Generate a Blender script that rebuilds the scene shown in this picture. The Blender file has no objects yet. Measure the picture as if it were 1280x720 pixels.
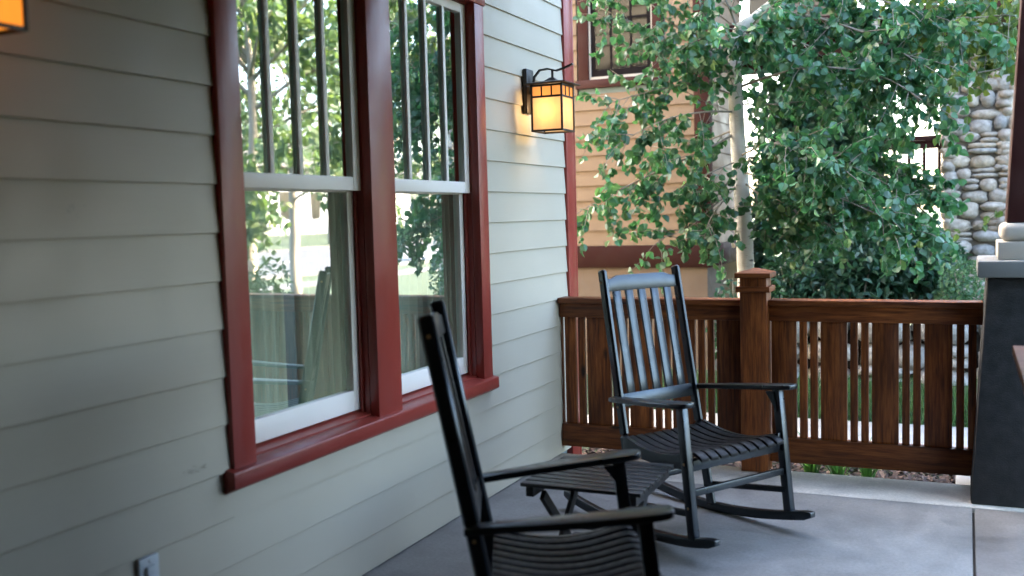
import bpy, bmesh, math, random
from mathutils import Vector, Matrix, Euler, noise
random.seed(7)
R = math.radians
PI = math.pi
sc = bpy.context.scene
COL = sc.collection

# ------------------------------------------------------------------ world, sun, camera
SUN_ELEV, SUN_AZ = 36.0, 152.0          # azimuth measured from +X towards +Y: the sun stands behind the houses, the porch lies in their shade
world = bpy.data.worlds.new("World"); sc.world = world; world.use_nodes = True
wn = world.node_tree.nodes; wl = world.node_tree.links
wn.clear()
wo = wn.new('ShaderNodeOutputWorld'); wb = wn.new('ShaderNodeBackground'); ws = wn.new('ShaderNodeTexSky')
ws.sky_type = 'NISHITA'; ws.sun_disc = False
ws.sun_elevation = R(SUN_ELEV); ws.sun_rotation = R(90 - SUN_AZ)
ws.air_density = 1.0; ws.dust_density = 4.0; ws.ozone_density = .5
wb.inputs['Strength'].default_value = 0.15
wl.new(ws.outputs[0], wb.inputs['Color']); wl.new(wb.outputs[0], wo.inputs['Surface'])

sl = bpy.data.lights.new('sun', 'SUN'); sl.energy = 3.2; sl.angle = R(0.6); sl.color = (1.0, 0.84, 0.68)
so = bpy.data.objects.new('sun', sl); COL.objects.link(so)
sd = Vector((math.cos(R(SUN_ELEV)) * math.cos(R(SUN_AZ)), math.cos(R(SUN_ELEV)) * math.sin(R(SUN_AZ)), math.sin(R(SUN_ELEV))))
so.rotation_euler = sd.to_track_quat('Z', 'Y').to_euler(); so.location = sd * 60

CAM = Vector((2.51542, 0.0, 1.61892)); F_PX = 1254.84
yaw, pit, rol = R(24.443), R(-4.0787), R(-1.48754)
fwd = Vector((-math.sin(yaw) * math.cos(pit), math.cos(yaw) * math.cos(pit), math.sin(pit)))
rt = Vector((math.cos(yaw), math.sin(yaw), 0)); up = rt.cross(fwd)
r2 = rt * math.cos(rol) + up * math.sin(rol); u2 = -rt * math.sin(rol) + up * math.cos(rol)
cd = bpy.data.cameras.new('camera'); cam = bpy.data.objects.new('camera', cd); COL.objects.link(cam)
m = Matrix((r2, u2, -fwd)).transposed().to_4x4(); m.translation = CAM
cam.matrix_world = m
cd.sensor_width = 36; cd.lens = 36 * F_PX / 1280; cd.clip_start = 0.05; cd.clip_end = 2000
cd.dof.use_dof = True; cd.dof.focus_distance = 6.3; cd.dof.aperture_fstop = 1.6
sc.camera = cam
sc.render.engine = 'CYCLES'
sc.cycles.use_denoising = True
sc.cycles.max_bounces = 10; sc.cycles.diffuse_bounces = 5; sc.cycles.glossy_bounces = 4
sc.cycles.transparent_max_bounces = 16; sc.cycles.transmission_bounces = 6
sc.cycles.sample_clamp_indirect = 6.0
sc.cycles.caustics_reflective = False; sc.cycles.caustics_refractive = False
vs = sc.view_settings
vs.view_transform = 'Standard'; vs.look = 'None'; vs.gamma = 1.0; vs.use_curve_mapping = False
vs.exposure = 4.4

# ------------------------------------------------------------------ materials
def newmat(name):
    mt = bpy.data.materials.new(name); mt.use_nodes = True
    nt = mt.node_tree; b = nt.nodes['Principled BSDF']
    return mt, nt, b

def mixcol(nt, fac, a, b, blend='MIX'):
    n = nt.nodes.new('ShaderNodeMix'); n.data_type = 'RGBA'; n.blend_type = blend
    for key, v in ((0, fac), (6, a), (7, b)):
        if hasattr(v, 'is_output'): nt.links.new(v, n.inputs[key])
        elif key == 0: n.inputs[0].default_value = v
        else: n.inputs[key].default_value = (*v, 1)
    return n.outputs[2]

def tex(nt, scale, detail=4, rough=0.55, stretch=None, kind='noise', loc=None):
    tc = nt.nodes.new('ShaderNodeTexCoord'); src = tc.outputs['Object']
    if stretch or loc:
        mp = nt.nodes.new('ShaderNodeMapping')
        if stretch: mp.inputs['Scale'].default_value = stretch
        if loc: mp.inputs['Location'].default_value = loc
        nt.links.new(src, mp.inputs['Vector']); src = mp.outputs['Vector']
    if kind == 'noise':
        t = nt.nodes.new('ShaderNodeTexNoise'); t.inputs['Scale'].default_value = scale
        t.inputs['Detail'].default_value = detail; t.inputs['Roughness'].default_value = rough
        nt.links.new(src, t.inputs['Vector']); return t.outputs['Fac']
    if kind == 'wave':
        t = nt.nodes.new('ShaderNodeTexWave'); t.inputs['Scale'].default_value = scale
        t.inputs['Distortion'].default_value = 5; t.inputs['Detail'].default_value = 3; t.inputs['Detail Scale'].default_value = 1.2
        nt.links.new(src, t.inputs['Vector']); return t.outputs['Fac']
    t = nt.nodes.new('ShaderNodeTexVoronoi'); t.inputs['Scale'].default_value = scale
    nt.links.new(src, t.inputs['Vector']); return t.outputs['Distance']

def ramp(nt, fac, stops):
    r = nt.nodes.new('ShaderNodeValToRGB'); nt.links.new(fac, r.inputs[0])
    el = r.color_ramp.elements
    while len(el) < len(stops): el.new(0.5)
    for e, (p, c) in zip(el, stops):
        e.position = p; e.color = (*c, 1) if len(c) == 3 else c
    return r.outputs[0]

def bump(nt, b, height, strength=0.2, dist=0.01):
    n = nt.nodes.new('ShaderNodeBump'); n.inputs['Strength'].default_value = strength; n.inputs['Distance'].default_value = dist
    nt.links.new(height, n.inputs['Height']); nt.links.new(n.outputs[0], b.inputs['Normal'])

def paint(name, col, rough=0.45, var=0.12, scale=3.0, grain=None, bs=0.12, spec=0.5, dirt=None):
    mt, nt, b = newmat(name)
    f = tex(nt, scale, 5)
    dk = tuple(c * (1 - var) for c in col); lt = tuple(min(1, c * (1 + var)) for c in col)
    c = ramp(nt, f, [(0.3, dk), (0.7, lt)])
    if dirt:
        f2 = tex(nt, dirt[0], 6, 0.7)
        c = mixcol(nt, ramp(nt, f2, [(dirt[1], (0, 0, 0)), (dirt[1] + .1, (1, 1, 1))]), c, dirt[2])
    nt.links.new(c, b.inputs['Base Color'])
    rr = ramp(nt, tex(nt, scale * 4, 4), [(0.3, (rough * .8,) * 3), (0.7, (min(1, rough * 1.2),) * 3)])
    nt.links.new(rr, b.inputs['Roughness'])
    b.inputs['Specular IOR Level'].default_value = spec
    g = tex(nt, 60 if grain else 140, 4, 0.6, grain)
    bump(nt, b, g, bs, 0.004)
    return mt

def wood(name, c0, c1, c2, axis, rough=0.5):
    mt, nt, b = newmat(name)
    st = {'x': (.07, 1, 1), 'y': (1, .07, 1), 'z': (1, 1, .07)}[axis]
    oi = nt.nodes.new('ShaderNodeObjectInfo')
    f = tex(nt, 55, 6, 0.65, st); f2 = tex(nt, 9, 3, .5, tuple(s ** .6 for s in st))
    c = ramp(nt, f, [(0.30, c0), (0.48, c1), (0.72, c2)])
    c = mixcol(nt, ramp(nt, f2, [(0.35, (0, 0, 0)), (0.7, (.6, .6, .6))]), c, c0)
    # knots
    kn = tex(nt, 4.2, 2, .5, tuple(1 if s == 1 else .4 for s in st), 'voronoi')
    c = mixcol(nt, ramp(nt, kn, [(0.04, (1, 1, 1)), (0.10, (0, 0, 0))]), c, tuple(v * .3 for v in c0))
    hsv = nt.nodes.new('ShaderNodeHueSaturation'); mm = nt.nodes.new('ShaderNodeMapRange')
    mm.inputs['To Min'].default_value = .72; mm.inputs['To Max'].default_value = 1.3
    nt.links.new(oi.outputs['Random'], mm.inputs['Value']); nt.links.new(mm.outputs[0], hsv.inputs['Value'])
    nt.links.new(c, hsv.inputs['Color']); nt.links.new(hsv.outputs[0], b.inputs['Base Color'])
    b.inputs['Roughness'].default_value = rough; b.inputs['Specular IOR Level'].default_value = .3
    bump(nt, b, f, 0.25, 0.004)
    return mt

def islands(name, stops, rough=0.7, bs=0.4, bscale=40, spec=0.4, mottle=0.35):
    mt, nt, b = newmat(name)
    g = nt.nodes.new('ShaderNodeNewGeometry')
    c = ramp(nt, g.outputs['Random Per Island'], stops)
    f = tex(nt, 14, 6, .65)
    c = mixcol(nt, mottle, c, ramp(nt, f, [(.3, (.35, .33, .3)), (.7, (1.3, 1.3, 1.3))]), 'MULTIPLY')
    nt.links.new(c, b.inputs['Base Color']); b.inputs['Roughness'].default_value = rough
    b.inputs['Specular IOR Level'].default_value = spec
    bump(nt, b, tex(nt, bscale, 6, .65), bs, 0.02)
    return mt

def leafmat(name, stops, tr, rough=.42, trfac=.4):
    mt, nt, b = newmat(name)
    g = nt.nodes.new('ShaderNodeNewGeometry')
    c = ramp(nt, g.outputs['Random Per Island'], stops)
    # paler underside
    und = mixcol(nt, .25, c, (.16, .23, .18))
    cc = mixcol(nt, g.outputs['Backfacing'], c, und)
    nt.links.new(cc, b.inputs['Base Color']); b.inputs['Roughness'].default_value = rough
    b.inputs['Specular IOR Level'].default_value = .5
    t = nt.nodes.new('ShaderNodeBsdfTranslucent')
    nt.links.new(mixcol(nt, .5, c, tr), t.inputs['Color'])
    ms = nt.nodes.new('ShaderNodeMixShader'); ms.inputs[0].default_value = trfac
    out = nt.nodes['Material Output']
    nt.links.new(b.outputs[0], ms.inputs[1]); nt.links.new(t.outputs[0], ms.inputs[2]); nt.links.new(ms.outputs[0], out.inputs['Surface'])
    return mt

M = {}
M['siding'] = paint('siding_paint', (.45, .412, .325), .5, .06, 1.2, (1, .05, 1), .10, dirt=(5, .68, (.30, .29, .25)))
M['trim'] = paint('red_trim_paint', (.265, .036, .025), .36, .10, 2.0, (1, 1, .06), .14)
M['sash'] = paint('cream_sash_paint', (.88, .84, .78), .4, .03, 2.0, None, .05)
M['ceiling'] = paint('porch_ceiling_stain', (.11, .07, .045), .6, .08, 2.0)
M['nsiding'] = paint('tan_siding_paint', (.19, .122, .070), .6, .07, 1.4, (.05, 1, 1), .12)
M['ntrim'] = paint('brown_trim_paint', (.040, .0115, .0085), .75, .10, 2.0, spec=.2)
M['nstucco'] = paint('tan_stucco', (.17, .12, .085), .85, .10, 3.0, None, .5)
M['nsash'] = paint('dark_sash_paint', (.008, .006, .0065), .8, .1, 2.0, spec=.1)
M['cream'] = paint('cream_plinth_paint', (.40, .37, .33), .55, .05, 2.0)
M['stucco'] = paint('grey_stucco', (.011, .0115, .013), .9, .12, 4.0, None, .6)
M['capstone'] = paint('cast_stone', (.15, .155, .155), .8, .12, 6.0, None, .4)
M['column'] = paint('column_stain', (.040, .010, .010), .45, .12, 2.0, (1, 1, .06), .2)
M['black'] = paint('black_paint', (.0045, .0048, .0055), .33, .15, 6.0, None, .015, spec=.4)
_b = M['black'].node_tree.nodes['Principled BSDF']; _b.inputs['IOR'].default_value = 1.5; _b.inputs['Specular Tint'].default_value = (.62, .82, 1, 1); _b.inputs['Coat Weight'].default_value = .45; _b.inputs['Coat Roughness'].default_value = .25
M['seat'] = paint('dull_black_paint', (.005, .005, .0055), .5, .3, 9.0, None, .03, spec=.22)  # sheen cut back so the seat slats stay darker than the frame
M['table'] = paint('black_table_paint', (.010, .011, .012), .38, .25, 6.0)
M['brass'] = paint('brass_screw', (.42, .27, .12), .4, .1, 5)
M['bronze'] = paint('dark_bronze', (.022, .017, .014), .42, .2, 12, None, .2)
M['grey_metal'] = paint('grey_cover', (.50, .55, .58), .4, .08, 8)
M['fx'] = wood('stained_wood_rail', (.040, .0098, .0023), (.155, .041, .0085), (.32, .104, .024), 'x', .5)
M['fz'] = wood('stained_wood_board', (.040, .0098, .0023), (.155, .041, .0085), (.32, .104, .024), 'z', .5)
M['rock'] = islands('river_rock', [(0, (.32, .275, .235)), (.3, (.46, .40, .34)), (.6, (.33, .32, .31)), (.85, (.50, .43, .35)), (1, (.28, .28, .28))], .8, .8, 26, .3, .75)
M['mortar'] = paint('dark_mortar', (.11, .095, .08), .95, .2, 12, None, .6)
M['mulchg'] = paint('mulch_ground', (.022, .015, .011), .95, .35, 20, None, .8)
M['mulch'] = islands('bark_chips', [(0, (.018, .010, .007)), (.5, (.045, .023, .016)), (.85, (.085, .050, .036)), (1, (.16, .115, .09))], .85)
M['grass'] = islands('grass_blades', [(0, (.03, .085, .02)), (.6, (.05, .13, .03)), (1, (.10, .17, .05))], .55, .1, mottle=0)
M['path'] = paint('path_concrete', (.36, .34, .31), .85, .12, 7, None, .4)
M['asphalt'] = paint('asphalt', (.045, .047, .051), .85, .15, 3, None, .4)
M['kerbm'] = paint('kerb_concrete', (.075, .074, .072), .85, .12, 7, None, .4)
M['white_line'] = paint('road_line', (.34, .34, .33), .8, .1, 4)
M['white_house'] = paint('white_house_paint', (.26, .265, .28), .6, .04, 2)
M['wallgrey'] = islands('grey_block', [(0, (.09, .095, .105)), (1, (.13, .135, .145))], .9)
M['seam'] = paint('seam_caulk', (.26, .245, .205), .7, .1, 5)
M['roofing'] = paint('shingle', (.08, .075, .075), .9, .2, 6, None, .5)
M['room'] = paint('room_paint', (.20, .26, .27), .8, .08, 2)
M['curtain'] = leafmat('curtain_cloth', [(0, (.22, .29, .285)), (1, (.22, .29, .285))], (.27, .36, .355), .9, .5)
M['stem'] = paint('twig_bark', (.24, .205, .16), .8, .2, 20, None, .3)

def lawnmat():
    mt, nt, b = newmat('lawn')
    f = tex(nt, .35, 6, .6); f2 = tex(nt, 18, 5, .7)
    c = ramp(nt, f, [(.3, (.018, .036, .011)), (.6, (.029, .048, .016)), (.8, (.085, .075, .038))])
    c = mixcol(nt, .5, c, ramp(nt, f2, [(.3, (.5, .5, .5)), (.7, (1.3, 1.3, 1.3))]), 'MULTIPLY')
    nt.links.new(c, b.inputs['Base Color']); b.inputs['Roughness'].default_value = .9
    bump(nt, b, f2, .8, .05)
    return mt
M['lawn'] = lawnmat()

def concretemat(name='porch_concrete', k=1.0, tint=(1, 1, 1)):
    mt, nt, b = newmat(name)
    f = tex(nt, 1.6, 7, .62); f2 = tex(nt, 9, 6, .7); f3 = tex(nt, 60, 5, .75)
    c = ramp(nt, f, [(p, tuple(v * k * t for v, t in zip(c_, tint))) for p, c_ in ((.30, (.135, .129, .121)), (.52, (.225, .217, .206)), (.72, (.31, .300, .286)))])
    c = mixcol(nt, .55, c, ramp(nt, f2, [(.3, (.72, .72, .72)), (.7, (1.15, 1.15, 1.15))]), 'MULTIPLY')
    c = mixcol(nt, .6, c, ramp(nt, f3, [(.32, (.6, .6, .6)), (.68, (1.25, 1.25, 1.25))]), 'MULTIPLY')
    f5 = tex(nt, 3.2, 8, .75)
    c = mixcol(nt, ramp(nt, f5, [(.60, (0, 0, 0)), (.72, (.4, .4, .4))]), c, (.10, .095, .085))
    sp = tex(nt, 23, 2, .5, None, 'voronoi')
    c = mixcol(nt, ramp(nt, sp, [(.03, (.8, .8, .8)), (.06, (0, 0, 0))]), c, (.09, .085, .08))
    nt.links.new(c, b.inputs['Base Color'])
    nt.links.new(ramp(nt, f2, [(.3, (.42,) * 3), (.7, (.62,) * 3)]), b.inputs['Roughness'])
    mx = mixcol(nt, .5, f2, f3)
    bump(nt, b, mx, .35, .008)
    return mt
M['concrete'] = concretemat(); M['lit_concrete'] = concretemat('lit_border_concrete', 2.2, (1.05, 1.0, .92))  # border copy lightened and warmed to paint in the light falling there

def aspenbark():
    mt, nt, b = newmat('aspen_bark')
    f = tex(nt, 5, 5, .6); v = tex(nt, 6, 2, .5, (1, 1, 2.4), 'voronoi'); h = tex(nt, 40, 4, .6, (.5, .5, 3))
    c = ramp(nt, f, [(.3, (.40, .36, .29)), (.7, (.62, .57, .48))])
    c = mixcol(nt, ramp(nt, h, [(.60, (0, 0, 0)), (.72, (.7, .7, .7))]), c, (.20, .17, .13))
    c = mixcol(nt, ramp(nt, v, [(.10, (1, 1, 1)), (.2, (0, 0, 0))]), c, (.06, .05, .04))
    nt.links.new(c, b.inputs['Base Color']); b.inputs['Roughness'].default_value = .75
    bump(nt, b, h, .3, .01)
    return mt
M['bark'] = aspenbark()
M['leaf'] = leafmat('aspen_leaf', [(0, (.013, .064, .030)), (.45, (.028, .122, .056)), (.8, (.062, .185, .082)), (1, (.16, .25, .08))], (.11, .34, .07), .34, .38)
M['leafy'] = leafmat('aspen_leaf_sunlit', [(0, (.03, .09, .035)), (.5, (.06, .13, .04)), (.8, (.13, .19, .04)), (1, (.25, .25, .05))], (.26, .34, .04), .42, .45)  # sunlight put into the colour: yellower than the other aspen's leaves
M['shrub'] = leafmat('shrub_leaf', [(0, (.010, .045, .026)), (.6, (.018, .070, .038)), (1, (.04, .11, .05))], (.05, .16, .04), .42, .25)
M['shrubl'] = leafmat('pale_shrub_leaf', [(0, (.03, .10, .05)), (.6, (.06, .15, .07)), (1, (.13, .22, .10))], (.15, .30, .08), .5, .35)
M['strap'] = leafmat('strap_leaf', [(0, (.025, .09, .025)), (.7, (.05, .16, .035)), (1, (.12, .24, .06))], (.1, .3, .04), .4, .35)
M['fartree'] = leafmat('street_tree_leaf', [(0, (.02, .055, .02)), (.6, (.045, .10, .03)), (1, (.13, .16, .045))], (.18, .28, .05), .5, .4)

def glassmat(name, refl, tint=(.75, .82, .80)):
    mt, nt, b = newmat(name); nt.nodes.remove(b)
    out = nt.nodes['Material Output']
    gl = nt.nodes.new('ShaderNodeBsdfGlossy'); gl.inputs['Roughness'].default_value = 0.0; gl.inputs['Color'].default_value = (.95, .98, 1, 1)
    tr = nt.nodes.new('ShaderNodeBsdfTransparent'); tr.inputs['Color'].default_value = (*tint, 1)
    fr = nt.nodes.new('ShaderNodeFresnel'); fr.inputs['IOR'].default_value = 1.52
    mr = nt.nodes.new('ShaderNodeMath'); mr.operation = 'MULTIPLY_ADD'; mr.inputs[1].default_value = refl[0]; mr.inputs[2].default_value = refl[1]; mr.use_clamp = True
    nt.links.new(fr.outputs[0], mr.inputs[0])
    gg = nt.nodes.new('ShaderNodeNewGeometry'); inv = nt.nodes.new('ShaderNodeMath'); inv.operation = 'SUBTRACT'; inv.inputs[0].default_value = 1.0
    nt.links.new(gg.outputs['Backfacing'], inv.inputs[1])
    mu = nt.nodes.new('ShaderNodeMath'); mu.operation = 'MULTIPLY'; nt.links.new(mr.outputs[0], mu.inputs[0]); nt.links.new(inv.outputs[0], mu.inputs[1])
    # old glass: very faint waviness
    n = nt.nodes.new('ShaderNodeBump'); n.inputs['Strength'].default_value = .02; n.inputs['Distance'].default_value = .01
    nt.links.new(tex(nt, 5, 1, .4), n.inputs['Height']); nt.links.new(n.outputs[0], gl.inputs['Normal'])
    ms = nt.nodes.new('ShaderNodeMixShader')
    nt.links.new(mu.outputs[0], ms.inputs[0]); nt.links.new(tr.outputs[0], ms.inputs[1]); nt.links.new(gl.outputs[0], ms.inputs[2])
    nt.links.new(ms.outputs[0], out.inputs['Surface'])
    return mt
M['glass'] = glassmat('window_glass', (1.8, .30), (.86, .93, .92))
M['nglass'] = glassmat('neighbor_glass', (.6, .02), (.35, .38, .40))

def lampglass(name, col, em):
    mt, nt, b = newmat(name); nt.nodes.remove(b); out = nt.nodes['Material Output']
    t = nt.nodes.new('ShaderNodeBsdfTranslucent'); d = nt.nodes.new('ShaderNodeBsdfDiffuse'); e = nt.nodes.new('ShaderNodeEmission')
    f = tex(nt, 9, 4, .6, (1, 1, .15))
    c = ramp(nt, f, [(.3, tuple(x * .8 for x in col)), (.7, col)])
    for n in (t, d, e): nt.links.new(c, n.inputs['Color'])
    e.inputs['Strength'].default_value = em
    ms = nt.nodes.new('ShaderNodeMixShader'); ms.inputs[0].default_value = .25
    nt.links.new(t.outputs[0], ms.inputs[1]); nt.links.new(d.outputs[0], ms.inputs[2])
    ad = nt.nodes.new('ShaderNodeAddShader'); nt.links.new(ms.outputs[0], ad.inputs[0]); nt.links.new(e.outputs[0], ad.inputs[1])
    nt.links.new(ad.outputs[0], out.inputs['Surface'])
    return mt
M['lglass'] = lampglass('amber_lamp_glass', (.72, .55, .35), .016)
M['lglass2'] = lampglass('deep_amber_lamp_glass', (.74, .43, .16), .022)

M['lglass3'] = lampglass('dim_amber_lamp_glass', (.95, .42, .06), .035)

# ------------------------------------------------------------------ mesh helpers
class MB:
    def __init__(s): s.v = []; s.f = []
    def add(s, vs, fs):
        o = len(s.v); s.v += [tuple(v) for v in vs]; s.f += [tuple(i + o for i in f) for f in fs]; return s
    def box(s, a, b):
        x0, y0, z0 = a; x1, y1, z1 = b
        return s.add([(x0, y0, z0), (x1, y0, z0), (x1, y1, z0), (x0, y1, z0), (x0, y0, z1), (x1, y0, z1), (x1, y1, z1), (x0, y1, z1)],
                     [(3, 2, 1, 0), (4, 5, 6, 7), (0, 1, 5, 4), (1, 2, 6, 5), (2, 3, 7, 6), (3, 0, 4, 7)])
    def frustum(s, c0, h0, c1, h1):        # rectangles centred c0/c1 (x,y,z) with half sizes h (hx,hy)
        vs = []
        for c, h in ((c0, h0), (c1, h1)):
            for sx, sy in ((-1, -1), (1, -1), (1, 1), (-1, 1)): vs.append((c[0] + sx * h[0], c[1] + sy * h[1], c[2]))
        return s.add(vs, [(3, 2, 1, 0), (4, 5, 6, 7), (0, 1, 5, 4), (1, 2, 6, 5), (2, 3, 7, 6), (3, 0, 4, 7)])
    def bar(s, p0, p1, w, h, side=None):   # rectangular bar; w along 'side', h across
        p0 = Vector(p0); p1 = Vector(p1); d = (p1 - p0).normalized()
        sd_ = Vector(side) if side else (Vector((0, 0, 1)) if abs(d.z) < .9 else Vector((1, 0, 0))).cross(d)
        sd_ = (sd_ - d * sd_.dot(d)).normalized(); n = d.cross(sd_)
        vs = [p + sd_ * (a * w / 2) + n * (b * h / 2) for p in (p0, p1) for a, b in ((-1, -1), (1, -1), (1, 1), (-1, 1))]
        return s.add(vs, [(3, 2, 1, 0), (4, 5, 6, 7), (0, 1, 5, 4), (1, 2, 6, 5), (2, 3, 7, 6), (3, 0, 4, 7)])
    def strip(s, rings):                   # sweep of equal rings, capped
        n = len(rings[0]); vs = [v for r in rings for v in r]; fs = []
        for i in range(len(rings) - 1):
            for j in range(n):
                a = i * n + j; b = i * n + (j + 1) % n; fs.append((a, b, b + n, a + n))
        fs.append(tuple(reversed(range(n)))); fs.append(tuple(range((len(rings) - 1) * n, len(rings) * n)))
        return s.add(vs, fs)
    def tube(s, pts, rads, n=8):
        pts = [Vector(p) for p in pts]; rings = []
        ref = Vector((0.31, 0.17, 0.93))
        for i, p in enumerate(pts):
            d = (pts[min(i + 1, len(pts) - 1)] - pts[max(i - 1, 0)]).normalized()
            a = d.cross(ref)
            if a.length < .05: a = d.cross(Vector((1, 0, 0)))
            a.normalize(); b = d.cross(a); r = rads[i] if isinstance(rads, (list, tuple)) else rads
            rings.append([p + (a * math.cos(2 * PI * k / n) + b * math.sin(2 * PI * k / n)) * r for k in range(n)])
        return s.strip(rings)
    def ball(s, c, r, n=10, k=6):
        c = Vector(c); r = Vector(r) if not isinstance(r, (int, float)) else Vector((r, r, r)); vs = []; fs = []
        for i in range(k + 1):
            t = PI * i / k
            for j in range(n):
                a = 2 * PI * j / n
                vs.append((c.x + r.x * math.sin(t) * math.cos(a), c.y + r.y * math.sin(t) * math.sin(a), c.z + r.z * math.cos(t)))
        for i in range(k):
            for j in range(n): fs.append((i * n + j, i * n + (j + 1) % n, (i + 1) * n + (j + 1) % n, (i + 1) * n + j))
        return s.add(vs, fs)
    def build(s, name, mat, parent=None, bevel=0.0, smooth=False, segs=2):
        me = bpy.data.meshes.new(name); me.from_pydata(s.v, [], s.f)
        bm = bmesh.new(); bm.from_mesh(me)
        bmesh.ops.recalc_face_normals(bm, faces=bm.faces)
        if bevel:
            ed = [e for e in bm.edges if len(e.link_faces) == 2 and e.calc_face_angle(0) > R(35)]
            bmesh.ops.bevel(bm, geom=ed, offset=bevel, segments=segs, affect='EDGES', profile=.5, clamp_overlap=True)
        bm.to_mesh(me); bm.free()
        if smooth or bevel:
            for p in me.polygons: p.use_smooth = True
            if not smooth:
                me.set_sharp_from_angle(angle=R(40))
            else:
                me.set_sharp_from_angle(angle=R(60))
        me.materials.append(mat)
        o = bpy.data.objects.new(name, me); COL.objects.link(o)
        if parent: o.parent = parent
        return o
    def raw(s, name, mat, parent=None, smooth=False):
        me = bpy.data.meshes.new(name); me.from_pydata(s.v, [], s.f)
        if smooth:
            for p in me.polygons: p.use_smooth = True
        me.materials.append(mat)
        o = bpy.data.objects.new(name, me); COL.objects.link(o)
        if parent: o.parent = parent
        return o

def tag(o, label=None, cat=None, group=None, kind=None):
    if label: o['label'] = label
    if cat: o['category'] = cat
    if group: o['group'] = group
    if kind: o['kind'] = kind
    return o

def empty(name, loc=(0, 0, 0), rz=0.0):
    o = bpy.data.objects.new(name, None); COL.objects.link(o); o.location = loc; o.rotation_euler = (0, 0, rz)
    o.empty_display_size = .1
    return o

def copy_tree(o, parent=None):
    c = o.copy(); COL.objects.link(c); c.parent = parent
    for ch in list(o.children): copy_tree(ch, c)
    return c

# ------------------------------------------------------------------ ground, street
def gz(x, y):
    z = -0.17
    if x > 4: z -= .14 * min(1, (x - 4) / 6)
    if x > 17: z += .032 * min(x - 17, 60)
    if y < -6 or x < -30: z -= 0
    return z
g = MB()
xs = [-500, -120, -40, -15, -8, -4, 0, 2, 4, 6, 8, 10, 13, 17, 22, 26, 30, 36, 44, 60, 77, 150, 500]
ys = [-500, -150, -60, -30, -15, -6, 0, 5, 10, 20, 30, 45, 60, 90, 150, 500]
g.add([(x, y, gz(x, y)) for y in ys for x in xs],
      [(j * len(xs) + i, j * len(xs) + i + 1, (j + 1) * len(xs) + i + 1, (j + 1) * len(xs) + i) for j in range(len(ys) - 1) for i in range(len(xs) - 1)])
tag(g.raw('ground', M['lawn']), kind='structure')
st = MB()
sx = [18.5, 22, 26, 30]
st.add([(x, y, gz(x, y) + .006) for y in ys[1:-1] for x in sx],
       [(j * 4 + i, j * 4 + i + 1, (j + 1) * 4 + i + 1, (j + 1) * 4 + i) for j in range(len(ys) - 3) for i in range(3)])
tag(st.raw('street', M['asphalt']), kind='structure')
kb = MB()
for x in (18.3, 30.05): kb.box((x, -150, gz(x, 0) - .2), (x + .16, 150, gz(x, 0) + .13))
tag(kb.build('kerb', M['kerbm']), kind='structure')
wl_ = MB()
for k in range(-8, 14):
    wl_.box((24.1, k * 7.0, gz(24.1, 0) + .008), (24.25, k * 7.0 + 3, gz(24.25, 0) + .016))
for y in (38.0, 39.2, 40.4): wl_.box((19.2, y, gz(19.2, 0) + .03), (23.6, y + .5, gz(23.6, 0) + .02))
tag(wl_.build('road_marking', M['white_line']), kind='structure')
sw = MB(); sw.box((15.2, -150, -.35), (16.6, 150, -.29)); tag(sw.build('sidewalk', M['kerbm']), kind='structure')

# side yard between the two houses
md = MB(); md.add([(-.5, 6.30, -.16), (3.6, 6.30, -.16), (3.6, 6.95, -.155), (-.5, 6.95, -.155)], [(0, 1, 2, 3)])
tag(md.raw('mulch_bed', M['mulchg']), kind='structure')
pth = MB(); pth.box((-.5, 7.80, -.22), (5.5, 8.55, -.125)); tag(pth.build('path', M['path'], bevel=.01), kind='structure')
chips = MB()
for i in range(5200):
    x = random.uniform(-.1, 3.2); y = random.uniform(6.32, 7.72); z = -.155 + random.random() * .03
    l = random.uniform(.012, .05); w = random.uniform(.006, .016)
    e = Euler((random.uniform(-.6, .6), random.uniform(-.6, .6), random.uniform(0, PI))).to_matrix()
    chips.add([Vector((x, y, z)) + e @ Vector(q) for q in ((-l, -w, 0), (l, -w * .6, .003), (l * .8, w, .006), (-l * .9, w * .8, .002))], [(0, 1, 2, 3)])
tag(chips.raw('bark_mulch', M['mulch']), 'loose reddish bark mulch on the bed behind the wooden porch railing', 'mulch', kind='stuff')
gr = MB()
for i in range(9000):
    x = random.uniform(-.4, 4.2); y = random.uniform(8.56, 9.3); z = -.16 + max(0, y - 8.6) * .25
    h = random.uniform(.08, .2); a = random.uniform(0, 2 * PI); w = .004; lx, ly = random.gauss(0, .04), random.gauss(0, .04)
    dx, dy = math.cos(a) * w, math.sin(a) * w
    gr.add([(x - dx, y - dy, z), (x + dx, y + dy, z), (x + lx, y + ly, z + h)], [(0, 1, 2)])
tag(gr.raw('grass', M['grass']), 'green grass strip growing at the foot of the boulder wall', 'grass', kind='stuff')
bk = MB(); bk.add([(-.5, 8.56, -.165), (4.4, 8.56, -.165), (4.4, 9.6, .08), (-.5, 9.6, .08)], [(0, 1, 2, 3)])
tag(bk.raw('grass_bank', M['lawn']), kind='structure')

# ------------------------------------------------------------------ porch slab
fl = MB()
fl.box((.0, -1.6, -.2), (2.547, 5.806, 0)); fl.box((2.559, -1.6, -.2), (3.5, 5.806, 0)); fe = MB(); fe.box((.0, 5.815, -.2), (3.5, 6.285, 0)); tag(fe.build('porch_floor_border', M['lit_concrete'], bevel=.006), kind='structure')
fo = fl.build('porch_floor', M['concrete'], bevel=.004); tag(fo, kind='structure')
fb = MB(); fb.box((.004, -1.59, -.3), (3.49, 6.27, -.03)); tag(fb.build('porch_footing', M['mortar']), kind='structure')

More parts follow.
